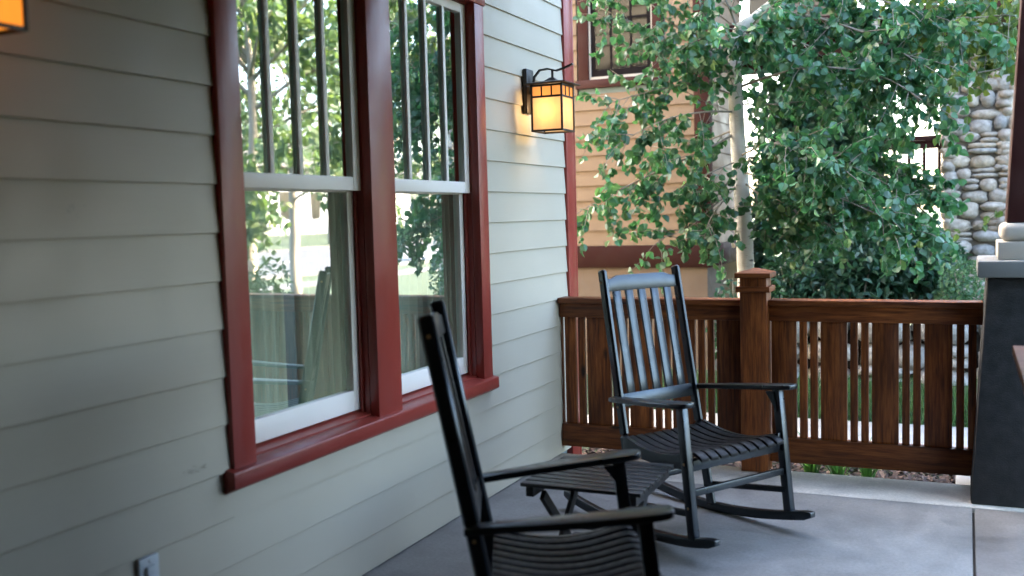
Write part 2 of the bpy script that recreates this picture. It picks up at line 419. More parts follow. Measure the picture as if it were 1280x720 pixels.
# ------------------------------------------------------------------ grey house
S = .178; ZK = 1.7640
house = empty('grey_house', (0, 3.0, 0))
tag(house, 'grey clapboard house wall with red trimmed double window along the porch', 'house')
OFF = Vector((0, -3.0, 0))
def hb(mb): mb.v = [(x, y - 3.0, z) for x, y, z in mb.v]; return mb
OY0, OY1 = 2.925, 5.175          # casing outer
WL = (3.055, 3.945); WR = (4.155, 5.062); WZ0, WZ1 = .70, 2.80
sd_mb = MB()
def cut(y0, y1, zb, zt, a, b):
    # the piece of a clapboard between heights a and b
    xa, xb_ = (.013 + (.0015 - .013) * (z - zb) / (zt + .01 - zb) for z in (a, b))
    vs = []
    for y in (y0, y1): vs += [(-.02, y, a), (xa, y, a), (xb_, y, b), (-.02, y, b)]
    sd_mb.add(vs, [(0, 1, 5, 4), (1, 2, 6, 5), (2, 3, 7, 6), (3, 0, 4, 7), (3, 2, 1, 0), (4, 5, 6, 7)])
def lap(y0, y1, zb, zt):
    # one clapboard: thick bottom edge, tapering behind the board above
    x0, xb, xt = -.02, .013, .0015
    vs = []
    for y in (y0, y1): vs += [(x0, y, zb), (xb - .002, y, zb), (xb, y, zb + .002), (xt, y, zt + .01), (x0, y, zt + .01)]
    n = 5
    fs = [(i, (i + 1) % n, (i + 1) % n + n, i + n) for i in range(n)] + [tuple(reversed(range(n))), tuple(range(n, 2 * n))]
    sd_mb.add(vs, fs)
for k in range(-10, 11):
    zb = ZK - k * S; zt = zb + S
    zb_ = max(zb, .004)
    if zt < .01: continue
    if zt > .60 and zb < 2.93:
        lap(-1.6, OY0 + .004, zb_, zt); lap(OY1 - .004, 6.437, zb_, zt)
        if zb < .60: cut(OY0 + .0042, OY1 - .0042, zb, zt, zb_, .62)
        if zt > 2.93 and zb < 2.93: cut(OY0 + .0042, OY1 - .0042, zb, zt, 2.93, zt)
    else: lap(-1.6, 6.437, zb_, zt)
hb(sd_mb); sd_o = sd_mb.build('siding', M['siding'], house)
bw = MB()   # sheathing behind the boards, pierced for the window opening
for a, b in (((-.14, -1.6, -.2), (-.021, 3.03, 3.6)), ((-.14, 5.09, -.2), (-.021, 6.60, 3.6)), ((-.14, 3.03, -.2), (-.021, 5.09, .66)), ((-.14, 3.03, 2.84), (-.021, 5.09, 3.6)), ((-.14, 3.972, .66), (-.021, 4.128, 2.84))): bw.box(a, b)
hb(bw).build('wall_core', M['room'], house)
sf = MB(); rs = random.Random(4)
for k in range(16):
    y = 2.665 + rs.random() * .12; z = .757 - (y - 2.665) * .12 + rs.gauss(0, .006); l = rs.uniform(.006, .022); t = rs.uniform(.0008, .002); a = rs.uniform(-.5, .35)
    zb = ZK - 5 * S - S; x = .0142
    sf.add([(x, y, z), (x, y + l, z + l * a), (x, y + l, z + l * a + t), (x, y, z + t)], [(0, 1, 2, 3)])
hb(sf).raw('scuff_mark', M['stem'], house)
cb = MB(); cb.box((-.02, 6.439, -.15), (.024, 6.585, 3.6)); cb.box((-.14, 6.587, -.15), (.024, 6.612, 3.6)); hb(cb).build('corner_board', M['trim'], house, bevel=.003)
ew = MB(); ew.box((-7, 6.5, -.2), (-.142, 6.6, 7.4))
for k in range(42):
    zb = -.15 + k * S; ew.add([(x, y, z) for x in (-7, -.143) for y, z in ((6.5995, zb), (6.613, zb), (6.602, zb + S), (6.5995, zb + S))], [(0, 1, 5, 4), (1, 2, 6, 5), (2, 3, 7, 6), (3, 2, 1, 0), (4, 5, 6, 7)])
hb(ew).build('end_wall', M['siding'], house)
# casing
ca = MB()
ca.box((-.02, OY0, .695), (.030, WL[0], 2.80)); ca.box((-.02, WL[1], .695), (.030, WR[0], 2.80)); ca.box((-.02, WR[1], .695), (.030, OY1, 2.80))
ca.box((-.02, OY0 - .02, 2.802), (.034, OY1 + .02, 2.95))
cas = hb(ca).build('window_casing', M['trim'], house, bevel=.004)
si = MB()
yy0, yy1 = 2.893, 5.20
prof = [(-.13, .685), (.056, .694), (.06, .69), (.06, .640), (.056, .636), (.02, .636), (.0, .60), (-.13, .60)]
n = len(prof)
def prism_y(mb, prof, y0, y1):
    n = len(prof); vs = [(x, y, z) for y in (y0, y1) for x, z in prof]
    mb.add(vs, [(i, (i + 1) % n, (i + 1) % n + n, i + n) for i in range(n)] + [tuple(reversed(range(n))), tuple(range(n, 2 * n))])
prism_y(si, [(-.018, .60), (.052, .60 + .034), (.056, .640), (.056, .694), (.052, .699), (-.018, .712)], yy0, yy1)
hb(si).build('sill', M['trim'], cas, bevel=.003)
sb = MB()
for w in (WL, WR): prism_y(sb, [(-.13, .66), (-.0185, .66), (-.0185, .718), (-.13, .735)], w[0] - .02, w[1] + .02)
hb(sb).build('sub_sill', M['trim'], cas)
wg = 'double hung windows of the grey house'
for wi_, (a, b) in enumerate((WL, WR)):
    jb = MB()   # jamb lining with stop beads
    jb.box((-.118, a - .026, .70), (-.0215, a - .001, 2.83)); jb.box((-.118, b + .001, .70), (-.0215, b + .026, 2.83)); jb.box((-.118, a - .001, 2.795), (-.0215, b + .001, 2.83))
    jb.box((-.062, b - .012, .72), (-.052, b + .001, 1.75)); jb.box((-.105, b - .004, .72), (-.098, b + .001, 1.75))
    w = hb(jb).build('window', M['trim'], house)
    w['label'] = ('left' if wi_ == 0 else 'right') + ' double hung window with four tall lights over one big pane'
    us = MB(); zt, zb = 2.792, 1.755; gb, gt = 1.817, 2.742; xf, xb = -.028, -.068
    us.box((xb, a + .001, zb), (xf, a + .058, zt)); us.box((xb, b - .058, zb), (xf, b - .001, zt))
    us.box((xb, a + .0585, zb), (xf, b - .0585, gb)); us.box((xb, a + .0585, gt), (xf, b - .0585, zt))
    ga, ge = a + .0585, b - .0585; pw = (ge - ga) / 4
    for k in (1, 2, 3): us.box((xb + .021, ga + k * pw - .0135, gb + .0005), (xf - .002, ga + k * pw + .0135, gt - .0005))
    o = hb(us).build('sash', M['sash'], w, bevel=.003); o['label'] = 'upper sash with three vertical muntins'
    pn = MB(); pn.box((-.051, ga - .01, gb - .01), (-.0475, ge + .01, gt + .01)); hb(pn).build('pane', M['glass'], w)
    ls = MB(); zb, zt = .737, 1.80; xf, xb = -.072, -.112; gb, gt = .833, 1.748
    ls.box((xb, a + .001, zb), (xf, a + .052, zt)); ls.box((xb, b - .052, zb), (xf, b - .001, zt)); ls.box((xb, a + .0525, zb), (xf, b - .0525, gb)); ls.box((xb, a + .0525, gt), (xf, b - .0525, zt))
    o = hb(ls).build('sash', M['sash'], w, bevel=.003); o['label'] = 'lower sash with a single pane'
    pn = MB(); pn.box((-.096, a + .043, gb - .01), (-.092, b - .043, gt + .01)); hb(pn).build('pane', M['glass'], w)
# room behind the glass, back wall opened to backlight the sheers
rm = MB()
rm.box((-4.5, 1.0, -.05), (-.142, 6.4, 0)); rm.box((-4.5, 1.0, 3.0), (-.142, 6.4, 3.05)); rm.box((-4.55, 1.0, -.05), (-4.5, 3.0, 3.05)); rm.box((-4.55, 5.6, -.05), (-4.5, 6.4, 3.05)); rm.box((-4.55, 3.0, -.05), (-4.5, 5.6, .8)); rm.box((-4.55, 3.0, 2.3), (-4.5, 5.6, 3.05)); rm.box((-4.5, .95, -.05), (-.142, 1.0, 3.05)); rm.box((-4.5, 6.4, -.05), (-.142, 6.45, 3.05))
hb(rm).build('room', M['room'], house)
# porch ceiling, beams, roof, unseen walls added to darken the porch
pc = MB(); pc.box((-.02, -1.6, 3.50), (3.4, 5.75, 3.56)); pc.box((.02, -1.6, 2.545), (3.34, 2.72, 2.60)); pc.box((.02, 2.62, 2.601), (2.795, 2.72, 3.499)); hb(pc).build('porch_ceiling', M['ceiling'], house)  # low near soffit added to darken the top of the wall
bmn = MB(); bmn.box((2.80, -1.6, 2.05), (3.02, 5.1, 3.499)); bmn.box((2.80, 5.1005, 3.05), (3.02, 6.38, 3.499)); bmn.box((.026, 5.5, 3.34), (2.799, 5.72, 3.499)); hb(bmn).build('porch_beam', M['column'], house, bevel=.01)  # near run of the front beam dropped low to block sky light
rf = MB(); rf.add([(-.3, -2, 4.6), (3.5, -2, 3.58), (3.5, 5.8, 3.58), (-.3, 5.8, 4.6), (-.3, -2, 4.68), (3.5, -2, 3.68), (3.5, 5.8, 3.68), (-.3, 5.8, 4.68)], [(3, 2, 1, 0), (4, 5, 6, 7), (0, 1, 5, 4), (1, 2, 6, 5), (2, 3, 7, 6), (3, 0, 4, 7)]); hb(rf).build('roof', M['roofing'], house)
us_ = MB(); us_.box((-7, -6, 3.62), (-.15, 6.49, 7.4)); hb(us_).build('upper_storey', M['siding'], house)
mr_ = MB(); mr_.add([(-7.5, -6.5, 7.41), (.5, -6.5, 7.41), (.5, 7.1, 7.41), (-7.5, 7.1, 7.41), (-3.5, -6.5, 10.2), (-3.5, 7.1, 10.2)], [(0, 1, 2, 3), (0, 4, 5, 3), (1, 2, 5, 4), (0, 1, 4), (3, 5, 2)]); hb(mr_).build('main_roof', M['roofing'], house)
bwl = MB(); bwl.box((-.02, -1.75, 0), (3.5, -1.62, 3.5)); hb(bwl).build('dimming_end_wall', M['siding'], house)  # unseen; closes the porch behind the camera to darken it
bwl = MB(); bwl.box((3.35, -1.9, -.2), (3.7, 3.6, 3.499)); hb(bwl).build('shade_wall', M['siding'], house)  # unseen wall added to cut front light on the near siding
# curtains
def curtain(y0, y1, label, amp=.022, z0=.75, z1=2.78, x=-.19):
    c = MB(); n = 60; vs = []; 
    for i in range(n + 1):
        y = y0 + (y1 - y0) * i / n; p = i / n * 2 * PI * ((y1 - y0) / .075)
        for z in (z0, z1): vs.append((x + amp * math.sin(p) * (1.15 if z == z0 else .8) + .006 * math.sin(p * .37 + 1), y, z))
    c.add(vs, [(2 * i, 2 * i + 1, 2 * i + 3, 2 * i + 2) for i in range(n)])
    o = c.raw('curtain', M['curtain'], None, True)
    return tag(o, label, 'curtain', 'curtains inside the double window')
curtain(3.62, 4.05, 'grey green curtain hanging inside the right edge of the left window')
curtain(4.76, 5.16, 'grey green curtain hanging inside the right edge of the right window')

M['sheer'] = leafmat('sheer_cloth', [(0, (.24, .33, .345)), (1, (.24, .33, .345))], (.32, .44, .46), .9, .5)
for a, b, lb in ((3.08, 3.66, 'left'), (4.18, 4.80, 'right')):
    o = curtain(a, b, 'pale sheer curtain across the middle of the ' + lb + ' window', .014, .72, 2.75, -.26); o.data.materials[0] = M['sheer']

# ------------------------------------------------------------------ wall lamps
def make_lamp(yc, label, watts, g1, g2):
    root = empty('wall_lamp', (0, yc, 2.13))
    tag(root, label, 'lamp', 'lantern lamps on the grey house wall')
    x0, x1, h, H = .09, .285, .0975, .288
    pl = MB(); pl.box((.0135, -.055, .12), (.042, .055, .395)); pl.build('back_plate', M['bronze'], root, bevel=.006)
    br = MB(); pts = [(.04, 0, .24), (.058, 0, .285), (.07, 0, .345), (.105, 0, .383), (.16, 0, .388), (.215, 0, .372), (.27, 0, .385), (.325, 0, .405)]
    rings = []
    for i, p in enumerate(pts):
        d = (Vector(pts[min(i + 1, 7)]) - Vector(pts[max(0, i - 1)])).normalized(); nrm = Vector((-d.z, 0, d.x))
        rings.append([Vector(p) + Vector((0, a * .010, 0)) + nrm * (b * .005) for a, b in ((-1, -1), (1, -1), (1, 1), (-1, 1))])
    br.strip(rings); br.tube([(.19, 0, .325), (.19, 0, .38)], .008); br.build('arm', M['bronze'], root, smooth=True)
    ro = MB(); cx = (x0 + x1) / 2; q = .0975 + .038
    ro.frustum((cx, 0, H - .002), (q, q), (cx, 0, H + .004), (q, q)); ro.frustum((cx, 0, H + .0045), (q * .96, q * .96), (cx, 0, H + .022), (.045, .045)); ro.frustum((cx, 0, H + .0225), (.04, .04), (cx, 0, H + .045), (.012, .012))
    ro.build('lamp_roof', M['bronze'], root, bevel=.0015)
    fr = MB(); t = .006; zb = H - .078
    for (x, y) in ((x0, -h), (x1, -h), (x1, h), (x0, h)): fr.box((x - t, y - t, 0), (x + t, y + t, H - .004))
    for z in (t, zb, H - .011):
        for y in (-h, h): fr.box((x0 + t + .0003, y - t * .8, z - t), (x1 - t - .0003, y + t * .8, z + t))
        for x in (x0, x1): fr.box((x - t * .8, -h + t + .0003, z - t), (x + t * .8, h - t - .0003, z + t))
    for k in (1, 2):
        for y in (-h, h): fr.box((x0 + (x1 - x0) * k / 3 - .0045, y - .004, zb + t + .0003), (x0 + (x1 - x0) * k / 3 + .0045, y + .004, H - .0175))
        for x in (x0, x1): fr.box((x - .004, -h + 2 * h * k / 3 - .0045, zb + t + .0003), (x + .004, -h + 2 * h * k / 3 + .0045, H - .0175))
    fr.build('lantern_frame', M['bronze'], root, bevel=.0012)
    for (a, b) in (((x0 + .003, -h + .001), (x1 - .003, -h + .003)), ((x0 + .003, h - .003), (x1 - .003, h - .001)), ((x1 - .003, -h + .004), (x1 - .001, h - .004))):
        p = MB(); p.box((a[0], a[1], .006), (b[0], b[1], zb - .002)); p.build('glass_panel', M[g1], root)
        p = MB(); p.box((a[0], a[1], zb + .002), (b[0], b[1], H - .008)); o = p.build('glass_panel', M[g2], root); o['label'] = 'orange upper glass strip'
    ld = bpy.data.lights.new('bulb_light', 'POINT'); ld.energy = watts; ld.color = (1.0, .68, .36); ld.shadow_soft_size = .03
    lo = bpy.data.objects.new('bulb_light', ld); COL.objects.link(lo); lo.parent = root; lo.location = (cx, 0, .13)
    return root
make_lamp(5.797, 'lit amber lantern on the far end of the wall, beside the red corner board', .19, 'lglass', 'lglass2')
make_lamp(1.80, 'lit amber lantern cut off by the top left corner of the photo', .008, 'lglass3', 'lglass3')

# outlet cover
ot = empty('outlet_cover', (0, 2.489, .46)); tag(ot, 'grey weatherproof outlet cover low on the grey clapboards', 'outlet')
p = MB(); p.box((.004, -.044, -.06), (.022, .044, .052)); p.build('plate', M['grey_metal'], ot, bevel=.003)
p = MB(); p.box((.0225, -.022, -.055), (.034, .02, .022)); p.build('flip_lid', M['grey_metal'], ot, bevel=.004)
p = MB(); p.ball((.023, .0, .037), (.004, .006, .006)); p.build('screw', M['grey_metal'], ot, smooth=True)

# ------------------------------------------------------------------ porch railing
rl = empty('porch_railing', (1.33, 6.29, 0)); tag(rl, 'brown stained wooden railing with wide and narrow upright boards across the porch end', 'railing')
def rb(mb): mb.v = [(x - 1.33, y - 6.29, z) for x, y, z in mb.v]; return mb
po = MB(); po.box((1.243, 6.18, .003), (1.405, 6.342, 1.205))
post = rb(po).build('post', M['fz'], rl, bevel=.004)
pcx, pcy = 1.324, 6.261
q = MB(); q.frustum((pcx, pcy, 1.2055), (.108, .108), (pcx, pcy, 1.236), (.108, .108)); q.frustum((pcx, pcy, 1.2365), (.106, .106), (pcx, pcy, 1.262), (.012, .012)); rb(q).build('post_cap', M['fx'], post, bevel=.003)
q = MB()
for a, b in (((1.221, 6.158, 1.118), (1.427, 6.179, 1.152)), ((1.221, 6.3425, 1.118), (1.427, 6.364, 1.152)), ((1.221, 6.1795, 1.118), (1.2425, 6.342, 1.152)), ((1.4055, 6.1795, 1.118), (1.427, 6.342, 1.152))): q.box(a, b)
rb(q).build('post_collar', M['fx'], post, bevel=.003)
for x0, x1 in ((.016, 1.2425), (1.4055, 2.60)):
    q = MB(); q.box((x0, 6.225, 1.030), (x1, 6.375, 1.066)); rb(q).build('cap_rail', M['fx'], rl, bevel=.005)
    q = MB(); q.box((x0, 6.262, .934), (x1, 6.338, 1.0295)); rb(q).build('top_rail', M['fx'], rl, bevel=.004)
    q = MB(); q.box((x0, 6.262, .056), (x1, 6.338, .208)); rb(q).build('bottom_rail', M['fx'], rl, bevel=.004)
wide = [(1.073, 1.222), (.784, .932), (.494, .645), (.200, .361), (1.414, 1.564), (1.708, 1.860), (2.002, 2.151), (2.292, 2.442)]
nar = [(1.014, 1.053), (.953, .994), (.727, .765), (.667, .706), (.440, .476), (.379, .421), (.137, .180), (.042, .116), (.016, .022),
       (1.583, 1.627), (1.646, 1.689), (1.879, 1.921), (1.941, 1.983), (2.171, 2.212), (2.231, 2.272), (2.463, 2.505), (2.525, 2.568)]
for x0, x1 in wide:
    q = MB(); q.box((x0, 6.284, .2085), (x1, 6.318, .9335)); rb(q).build('wide_board', M['fz'], rl, bevel=.002)
for x0, x1 in nar:
    q = MB(); q.box((x0, 6.284, .2085), (x1, 6.318, .9335)); rb(q).build('narrow_board', M['fz'], rl, bevel=.002)

# ------------------------------------------------------------------ pier and column on the right
pr = empty('porch_pier', (2.90, 6.20, 0)); tag(pr, 'tapered grey stucco pier carrying a dark red column at the porch corner', 'pier')
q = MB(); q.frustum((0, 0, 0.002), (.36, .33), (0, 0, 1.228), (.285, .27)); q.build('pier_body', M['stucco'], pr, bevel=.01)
q = MB(); q.box((-.335, -.33, 1.2285), (.335, .33, 1.318)); q.build('pier_cap', M['capstone'], pr, bevel=.012)
q = MB(); q.box((-.235, -.235, 1.3185), (.235, .235, 1.415)); q.build('plinth', M['cream'], pr, bevel=.006)
q = MB(); q.box((-.222, -.222, 1.4155), (.222, .222, 1.515)); q.build('torus', M['cream'], pr, bevel=.038, segs=5)
q = MB(); q.frustum((0, 0, 1.5155), (.192, .192), (0, 0, 3.048), (.11, .11)); q.build('column', M['column'], pr, bevel=.006)
q = MB(); q.box((-.44, .14, -.17), (-.30, .5, -.02)); q.build('footing', M['capstone'], pr, bevel=.01)

# ------------------------------------------------------------------ rocking chairs
def make_chair(label):
    root = empty('rocking_chair'); tag(root, label, 'rocking chair', 'black slatted rocking chairs on the porch')
    K = M['black']
    def zr(f): return (f + .25) ** 2 / 5.0
    for s in (-1, 1):
        q = MB(); rings = []
        N = 26
        for i in range(N + 1):
            f = -.78 + 1.18 * i / N; sy = s * (.288 + (.337 - .288) * min(1, max(0, (f + .22) / .47)))
            t = .047
            if i == 0: t = .03
            if i == N: t = .026
            b = zr(f) + (.010 if i in (0, N) else 0) + .001
            rings.append([(f, sy - .019, b), (f, sy + .019, b), (f, sy + .019, b + t), (f, sy - .019, b + t)])
        q.strip(rings); q.build('rocker', K, root, bevel=.005)
        q = MB(); q.bar((.252, s * .339, .088), (.181, s * .339, .712), .038, .046, (0, 1, 0)); o = q.build('front_leg', K, root, bevel=.004)
        for z in (.44, .235): MB().ball((.252 - .071 * (z - .088) / .624, s * .3585, z), (.007, .003, .007)).build('screw', M['brass'], o, smooth=True)
        # rear leg runs on upwards as the back post
        q = MB(); q.bar((-.219, s * .270, .036), (-.304, s * .268, .48), .034, .056, (0, 1, 0)); q.bar((-.304, s * .268, .4805), (-.465, s * .262, 1.327), .034, .052, (0, 1, 0))
        o = q.build('back_post', K, root, bevel=.010, segs=1)
        for p in ((-.335, s * .285, .625), (-.455, s * .281, 1.262)): MB().ball(p, (.007, .003, .007)).build('screw', M['brass'], o, smooth=True)
        # seat side rail, dished along the top
        q = MB(); rings = []
        for i in range(13):
            f = -.285 + .50 * i / 12; u = i / 12
            zt = .492 - .05 * math.sin(min(1, u * 1.25) * PI) ** 1.0 if u < .8 else .492 - .012 * (u - .8) / .2
            zt = .490 - .046 * math.sin(u * PI) + .004 * u; zb = .405 - .016 * math.sin(u * PI)
            sy = s * (.287 + .026 * u)
            rings.append([(f, sy - .011, zb), (f, sy + .011, zb), (f, sy + .011, zt), (f, sy - .011, zt)])
        q.strip(rings); q.build('seat_rail', K, root, bevel=.003)
        # arm: narrow at the back, paddle at the front
        q = MB(); top = []
        prof = [(-.365, .262, .322), (-.25, .278, .343), (-.12, .292, .375), (.02, .303, .402), (.15, .309, .415), (.21, .311, .416), (.245, .318, .409), (.262, .332, .396), (.267, .350, .378)]
        out = [(f, a) for f, a, b_ in prof] + [(f, b_) for f, a, b_ in reversed(prof)]
        def za(f): return .668 + (f + .33) / .6 * .060
        n = len(out); vs = [(f, s * y, za(f) - .012) for f, y in out] + [(f, s * y, za(f) + .012) for f, y in out]
        fs = [tuple(range(n)), tuple(range(n, 2 * n))] + [(i, (i + 1) % n, (i + 1) % n + n, i + n) for i in range(n)]
        q.add(vs, fs); q.build('arm', K, root, bevel=.005)
        # bracket under the arm
        q = MB(); q.add([(.175, s * .317 + e, .70) for e in (-.008, .008)] + [(.125, s * .317 + e, .696) for e in (-.008, .008)] + [(.196, s * .317 + e, .60) for e in (-.008, .008)], [(0, 2, 4), (1, 5, 3), (0, 1, 3, 2), (2, 3, 5, 4), (4, 5, 1, 0)])
        q.build('arm_bracket', K, root)
        q = MB(); q.bar((-.236, s * .285, .145), (.238, s * .33, .205), .022, .030, (0, 1, 0)); q.build('side_stretcher', K, root, bevel=.003)
    q = MB(); q.bar((.226, -.32, .30), (.226, .32, .30), .034, .022, (0, 0, 1)); q.build('front_stretcher', K, root, bevel=.003)
    q = MB(); q.bar((-.255, -.255, .25), (-.255, .255, .25), .030, .022, (0, 0, 1)); q.build('rear_stretcher', K, root, bevel=.003)
    q = MB(); q.bar((.205, -.30, .425), (.205, .30, .425), .055, .022, (0, 0, 1)); q.build('front_rail', K, root, bevel=.003)
    q = MB(); q.bar((-.275, -.25, .435), (-.275, .25, .435), .06, .022, (0, 0, 1)); q.build('rear_rail', K, root, bevel=.003)
    # seat slats from front to back, dished
    for k in range(9):
        sy = (k - 4) * .0625; q = MB(); rings = []
        e = abs(k - 4) / 4
        for i in range(17):
            u = i / 16; f = -.285 + .545 * u
            z = .466 - .036 * math.sin(min(1, u / .86) * PI) + .010 * (u > .55) * (u - .55) / .45 - (.026 * ((u - .88) / .12) ** 2 if u > .88 else 0) + .006 * e * e
            sc_ = 1 + .06 * u
            rings.append([(f, sy * sc_ - .0255, z - .009), (f, sy * sc_ + .0255, z - .009), (f, sy * sc_ + .0255, z + .009), (f, sy * sc_ - .0255, z + .009)])
        q.strip(rings); q.build('seat_slat', M['seat'], root, bevel=.003)
    # back: on the line of the posts
    def pf(z): return -.304 - .166 * (z - .48) / .872
    q = MB(); vs = []; N = 20
    for i in range(N + 1):
        y = -.245 + .49 * i / N; a = abs(y) / .245
        h = 1.279 + (.015 if a < .66 else .015 * (0.5 + 0.5 * math.cos(min(1, (a - .66) / .24) * PI)))
        h += .0015 * (1 - a * a)
        zb = 1.214; d = .012 * (1 - a * a) 
        vs += [(pf(zb) - .010 - d, y, zb), (pf(zb) + .010 - d, y, zb), (pf(h) + .010 - d, y, h), (pf(h) - .010 - d, y, h)]
    q.strip([vs[4 * i:4 * i + 4] for i in range(N + 1)]); q.build('crest_rail', K, root, bevel=.003)
    q = MB(); q.bar((pf(.655), -.252, .655), (pf(.655), .252, .655), .068, .022, (-.19, 0, 1)); q.build('back_rail', K, root, bevel=.003)
    for k in range(5):
        y = (k - 2) * .0905; d = .012 * (1 - (y / .245) ** 2)
        q = MB(); rings = []
        for i in range(9):
            u = i / 8; z = .687 + (1.216 - .687) * u; dd = d * u
            rings.append([(pf(z) - .007 - dd, y - .025, z), (pf(z) + .007 - dd, y - .025, z), (pf(z) + .007 - dd, y + .025, z), (pf(z) - .007 - dd, y + .025, z)])
        q.strip(rings); q.build('back_slat', K, root, bevel=.002)
    return root
ch1 = make_chair('whole black rocking chair facing away from the wall in front of the wooden railing')
ch1.location = (1.3143, 4.9469, 0); ch1.rotation_euler = (0, 0, R(-30.55))
ch2 = copy_tree(ch1); ch2.location = (1.3256, 3.0922, 0); ch2.rotation_euler = (0, 0, R(24.92))
ch2['label'] = 'blurred black rocking chair in the foreground, cut off by the bottom edge'

# front railing beside the camera: its end post cap shows at the right edge
FPX, FPY = 2.757, 4.27
fr_r = empty('front_railing', (FPX, FPY, 0)); tag(fr_r, 'tan topped front railing, only the corner of its cap showing at the right edge', 'railing')
q = MB(); q.box((-.028, -.068, .003), (.076, .076, 1.0295)); post = q.build('post', M['fz'], fr_r, bevel=.004)
L0 = -(FPY + 1.55)
q = MB(); q.box((-.078, L0, 1.03), (.078, .08, 1.066)); q.build('cap_rail', M['fx'], fr_r, bevel=.005)
q = MB(); q.box((-.038, L0, .934), (.038, -.0685, 1.0295)); q.build('top_rail', M['fx'], fr_r, bevel=.004)
q = MB(); q.box((-.038, L0, .056), (.038, -.0685, .208)); q.build('bottom_rail', M['fx'], fr_r, bevel=.004)
y = -.085
while y - .29 > L0:
    for o0, w_, nm in ((0, .15, 'wide_board'), (.169, .043, 'narrow_board'), (.231, .043, 'narrow_board')):
        q = MB(); q.box((-.017, y - o0 - w_, .2085), (.017, y - o0, .9335)); q.build(nm, M['fz'], fr_r, bevel=.002)
    y -= .29

# ------------------------------------------------------------------ side table
tb = empty('side_table', (1.005, 4.225, 0)); tag(tb, 'small black slatted side table with folding legs between the two rocking chairs', 'side table')
for k in range(9):
    y = -.27 + .54 * (k + .5) / 9
    q = MB(); q.box((-.275, y - .0255, .433), (.275, y + .0255, .450)); q.build('table_slat', M['table'], tb, bevel=.003)
for s in (-1, 1):
    q = MB(); q.box((s * .235 - .018, -.255, .388), (s * .235 + .018, .255, .4325)); q.build('table_rail', M['table'], tb, bevel=.003)
    for d in (-1, 1):
        x = s * (.195 if d > 0 else .170)
        q = MB(); q.bar((x, -d * .20, .387), (x, d * .20, .004), .022, .045, (1, 0, 0)); q.build('table_leg', M['table'], tb, bevel=.003)
q = MB(); q.bar((-.18, 0, .195), (.18, 0, .195), .02, .02); q.bar((-.19, .15, .1), (.19, .15, .1), .03, .02); q.build('cross_bar', M['table'], tb)

# ------------------------------------------------------------------ neighbour house
nb = empty('tan_house', (-4, 10.5, 0)); tag(nb, 'tan clapboard house with brown trim next door behind the aspen', 'house')
def nbm(mb): mb.v = [(x + 4, y - 10.5, z) for x, y, z in mb.v]; return mb
NX, NY = .035, 10.5
sdn = MB(); NS = .165
def lapn(x0, x1, zb, zt, y=NY):
    vs = []
    for x in (x0, x1): vs += [(x, y + .02, zb), (x, y - .021, zb), (x, y - .001, zt + .008), (x, y + .02, zt + .008)]
    sdn.add(vs, [(0, 1, 5, 4), (1, 2, 6, 5), (2, 3, 7, 6), (3, 0, 4, 7), (3, 2, 1, 0), (4, 5, 6, 7)])
def lapx(y0, y1, zb, zt, x=NX):
    vs = []
    for y in (y0, y1): vs += [(x - .02, y, zb), (x + .012, y, zb), (x + .001, y, zt + .008), (x - .02, y, zt + .008)]
    sdn.add(vs, [(0, 1, 5, 4), (1, 2, 6, 5), (2, 3, 7, 6), (3, 0, 4, 7), (3, 2, 1, 0), (4, 5, 6, 7)])
NWX0, NWX1, NWZ0, NWZ1 = -1.36, -.44, 3.10, 4.6
z = 1.272
while z < 8.9:
    if z + NS > NWZ0 - .1 and z < NWZ1 + .1: lapn(-9, NWX0 - .04, z, z + NS); lapn(NWX1 + .04, NX - .13, z, z + NS)
    else: lapn(-9, NX - .13, z, z + NS)
    lapx(NY + .13, 12.2, z, z + NS)
    z += NS
# upper wing set back over the neighbour's porch
z = 3.55
while z < 8.9: lapn(.05, 1.25, z, z + NS, 12.7); z += NS
nbm(sdn).build('siding', M['nsiding'], nb)
q = MB(); q.box((-9, NY + .021, .3), (NWX0, NY + .2, 8.9)); q.box((NWX1, NY + .021, .3), (NX - .021, NY + .2, 8.9)); q.box((NWX0, NY + .021, .3), (NWX1, NY + .2, NWZ0)); q.box((NWX0, NY + .021, NWZ1), (NWX1, NY + .2, 8.9)); q.box((NX - .2, NY + .2, .3), (NX - .021, 12.2, 8.9)); q.box((.05, 12.721, 3.5), (1.25, 12.9, 8.9)); q.box((-9, 12.2, .3), (-.1, 12.4, 8.9))
nbm(q).build('wall_core', M['room'], nb)
q = MB(); q.box((NX - .135, NY - .025, 1.27), (NX + .022, NY + .02, 8.9)); q.box((NX - .02, NY + .0205, 1.27), (NX + .022, NY + .13, 8.9)); q.box((1.15, 12.66, 3.5), (1.29, 12.75, 8.9)); nbm(q).build('corner_board', M['ntrim'], nb, bevel=.003)
q = MB(); q.box((-9, NY - .035, 1.03), (NX + .03, NY + .02, 1.268)); q.box((NX - .02, NY + .0205, 1.03), (NX + .03, 12.2, 1.268)); nbm(q).build('skirt_board', M['ntrim'], nb, bevel=.004)
q = MB(); q.box((-9, NY, -.3), (NX - .02, NY + .2, 1.029)); q.box((NX - .2, NY + .2005, -.3), (NX - .02, 12.2, 1.029)); nbm(q).build('foundation', M['nstucco'], nb)
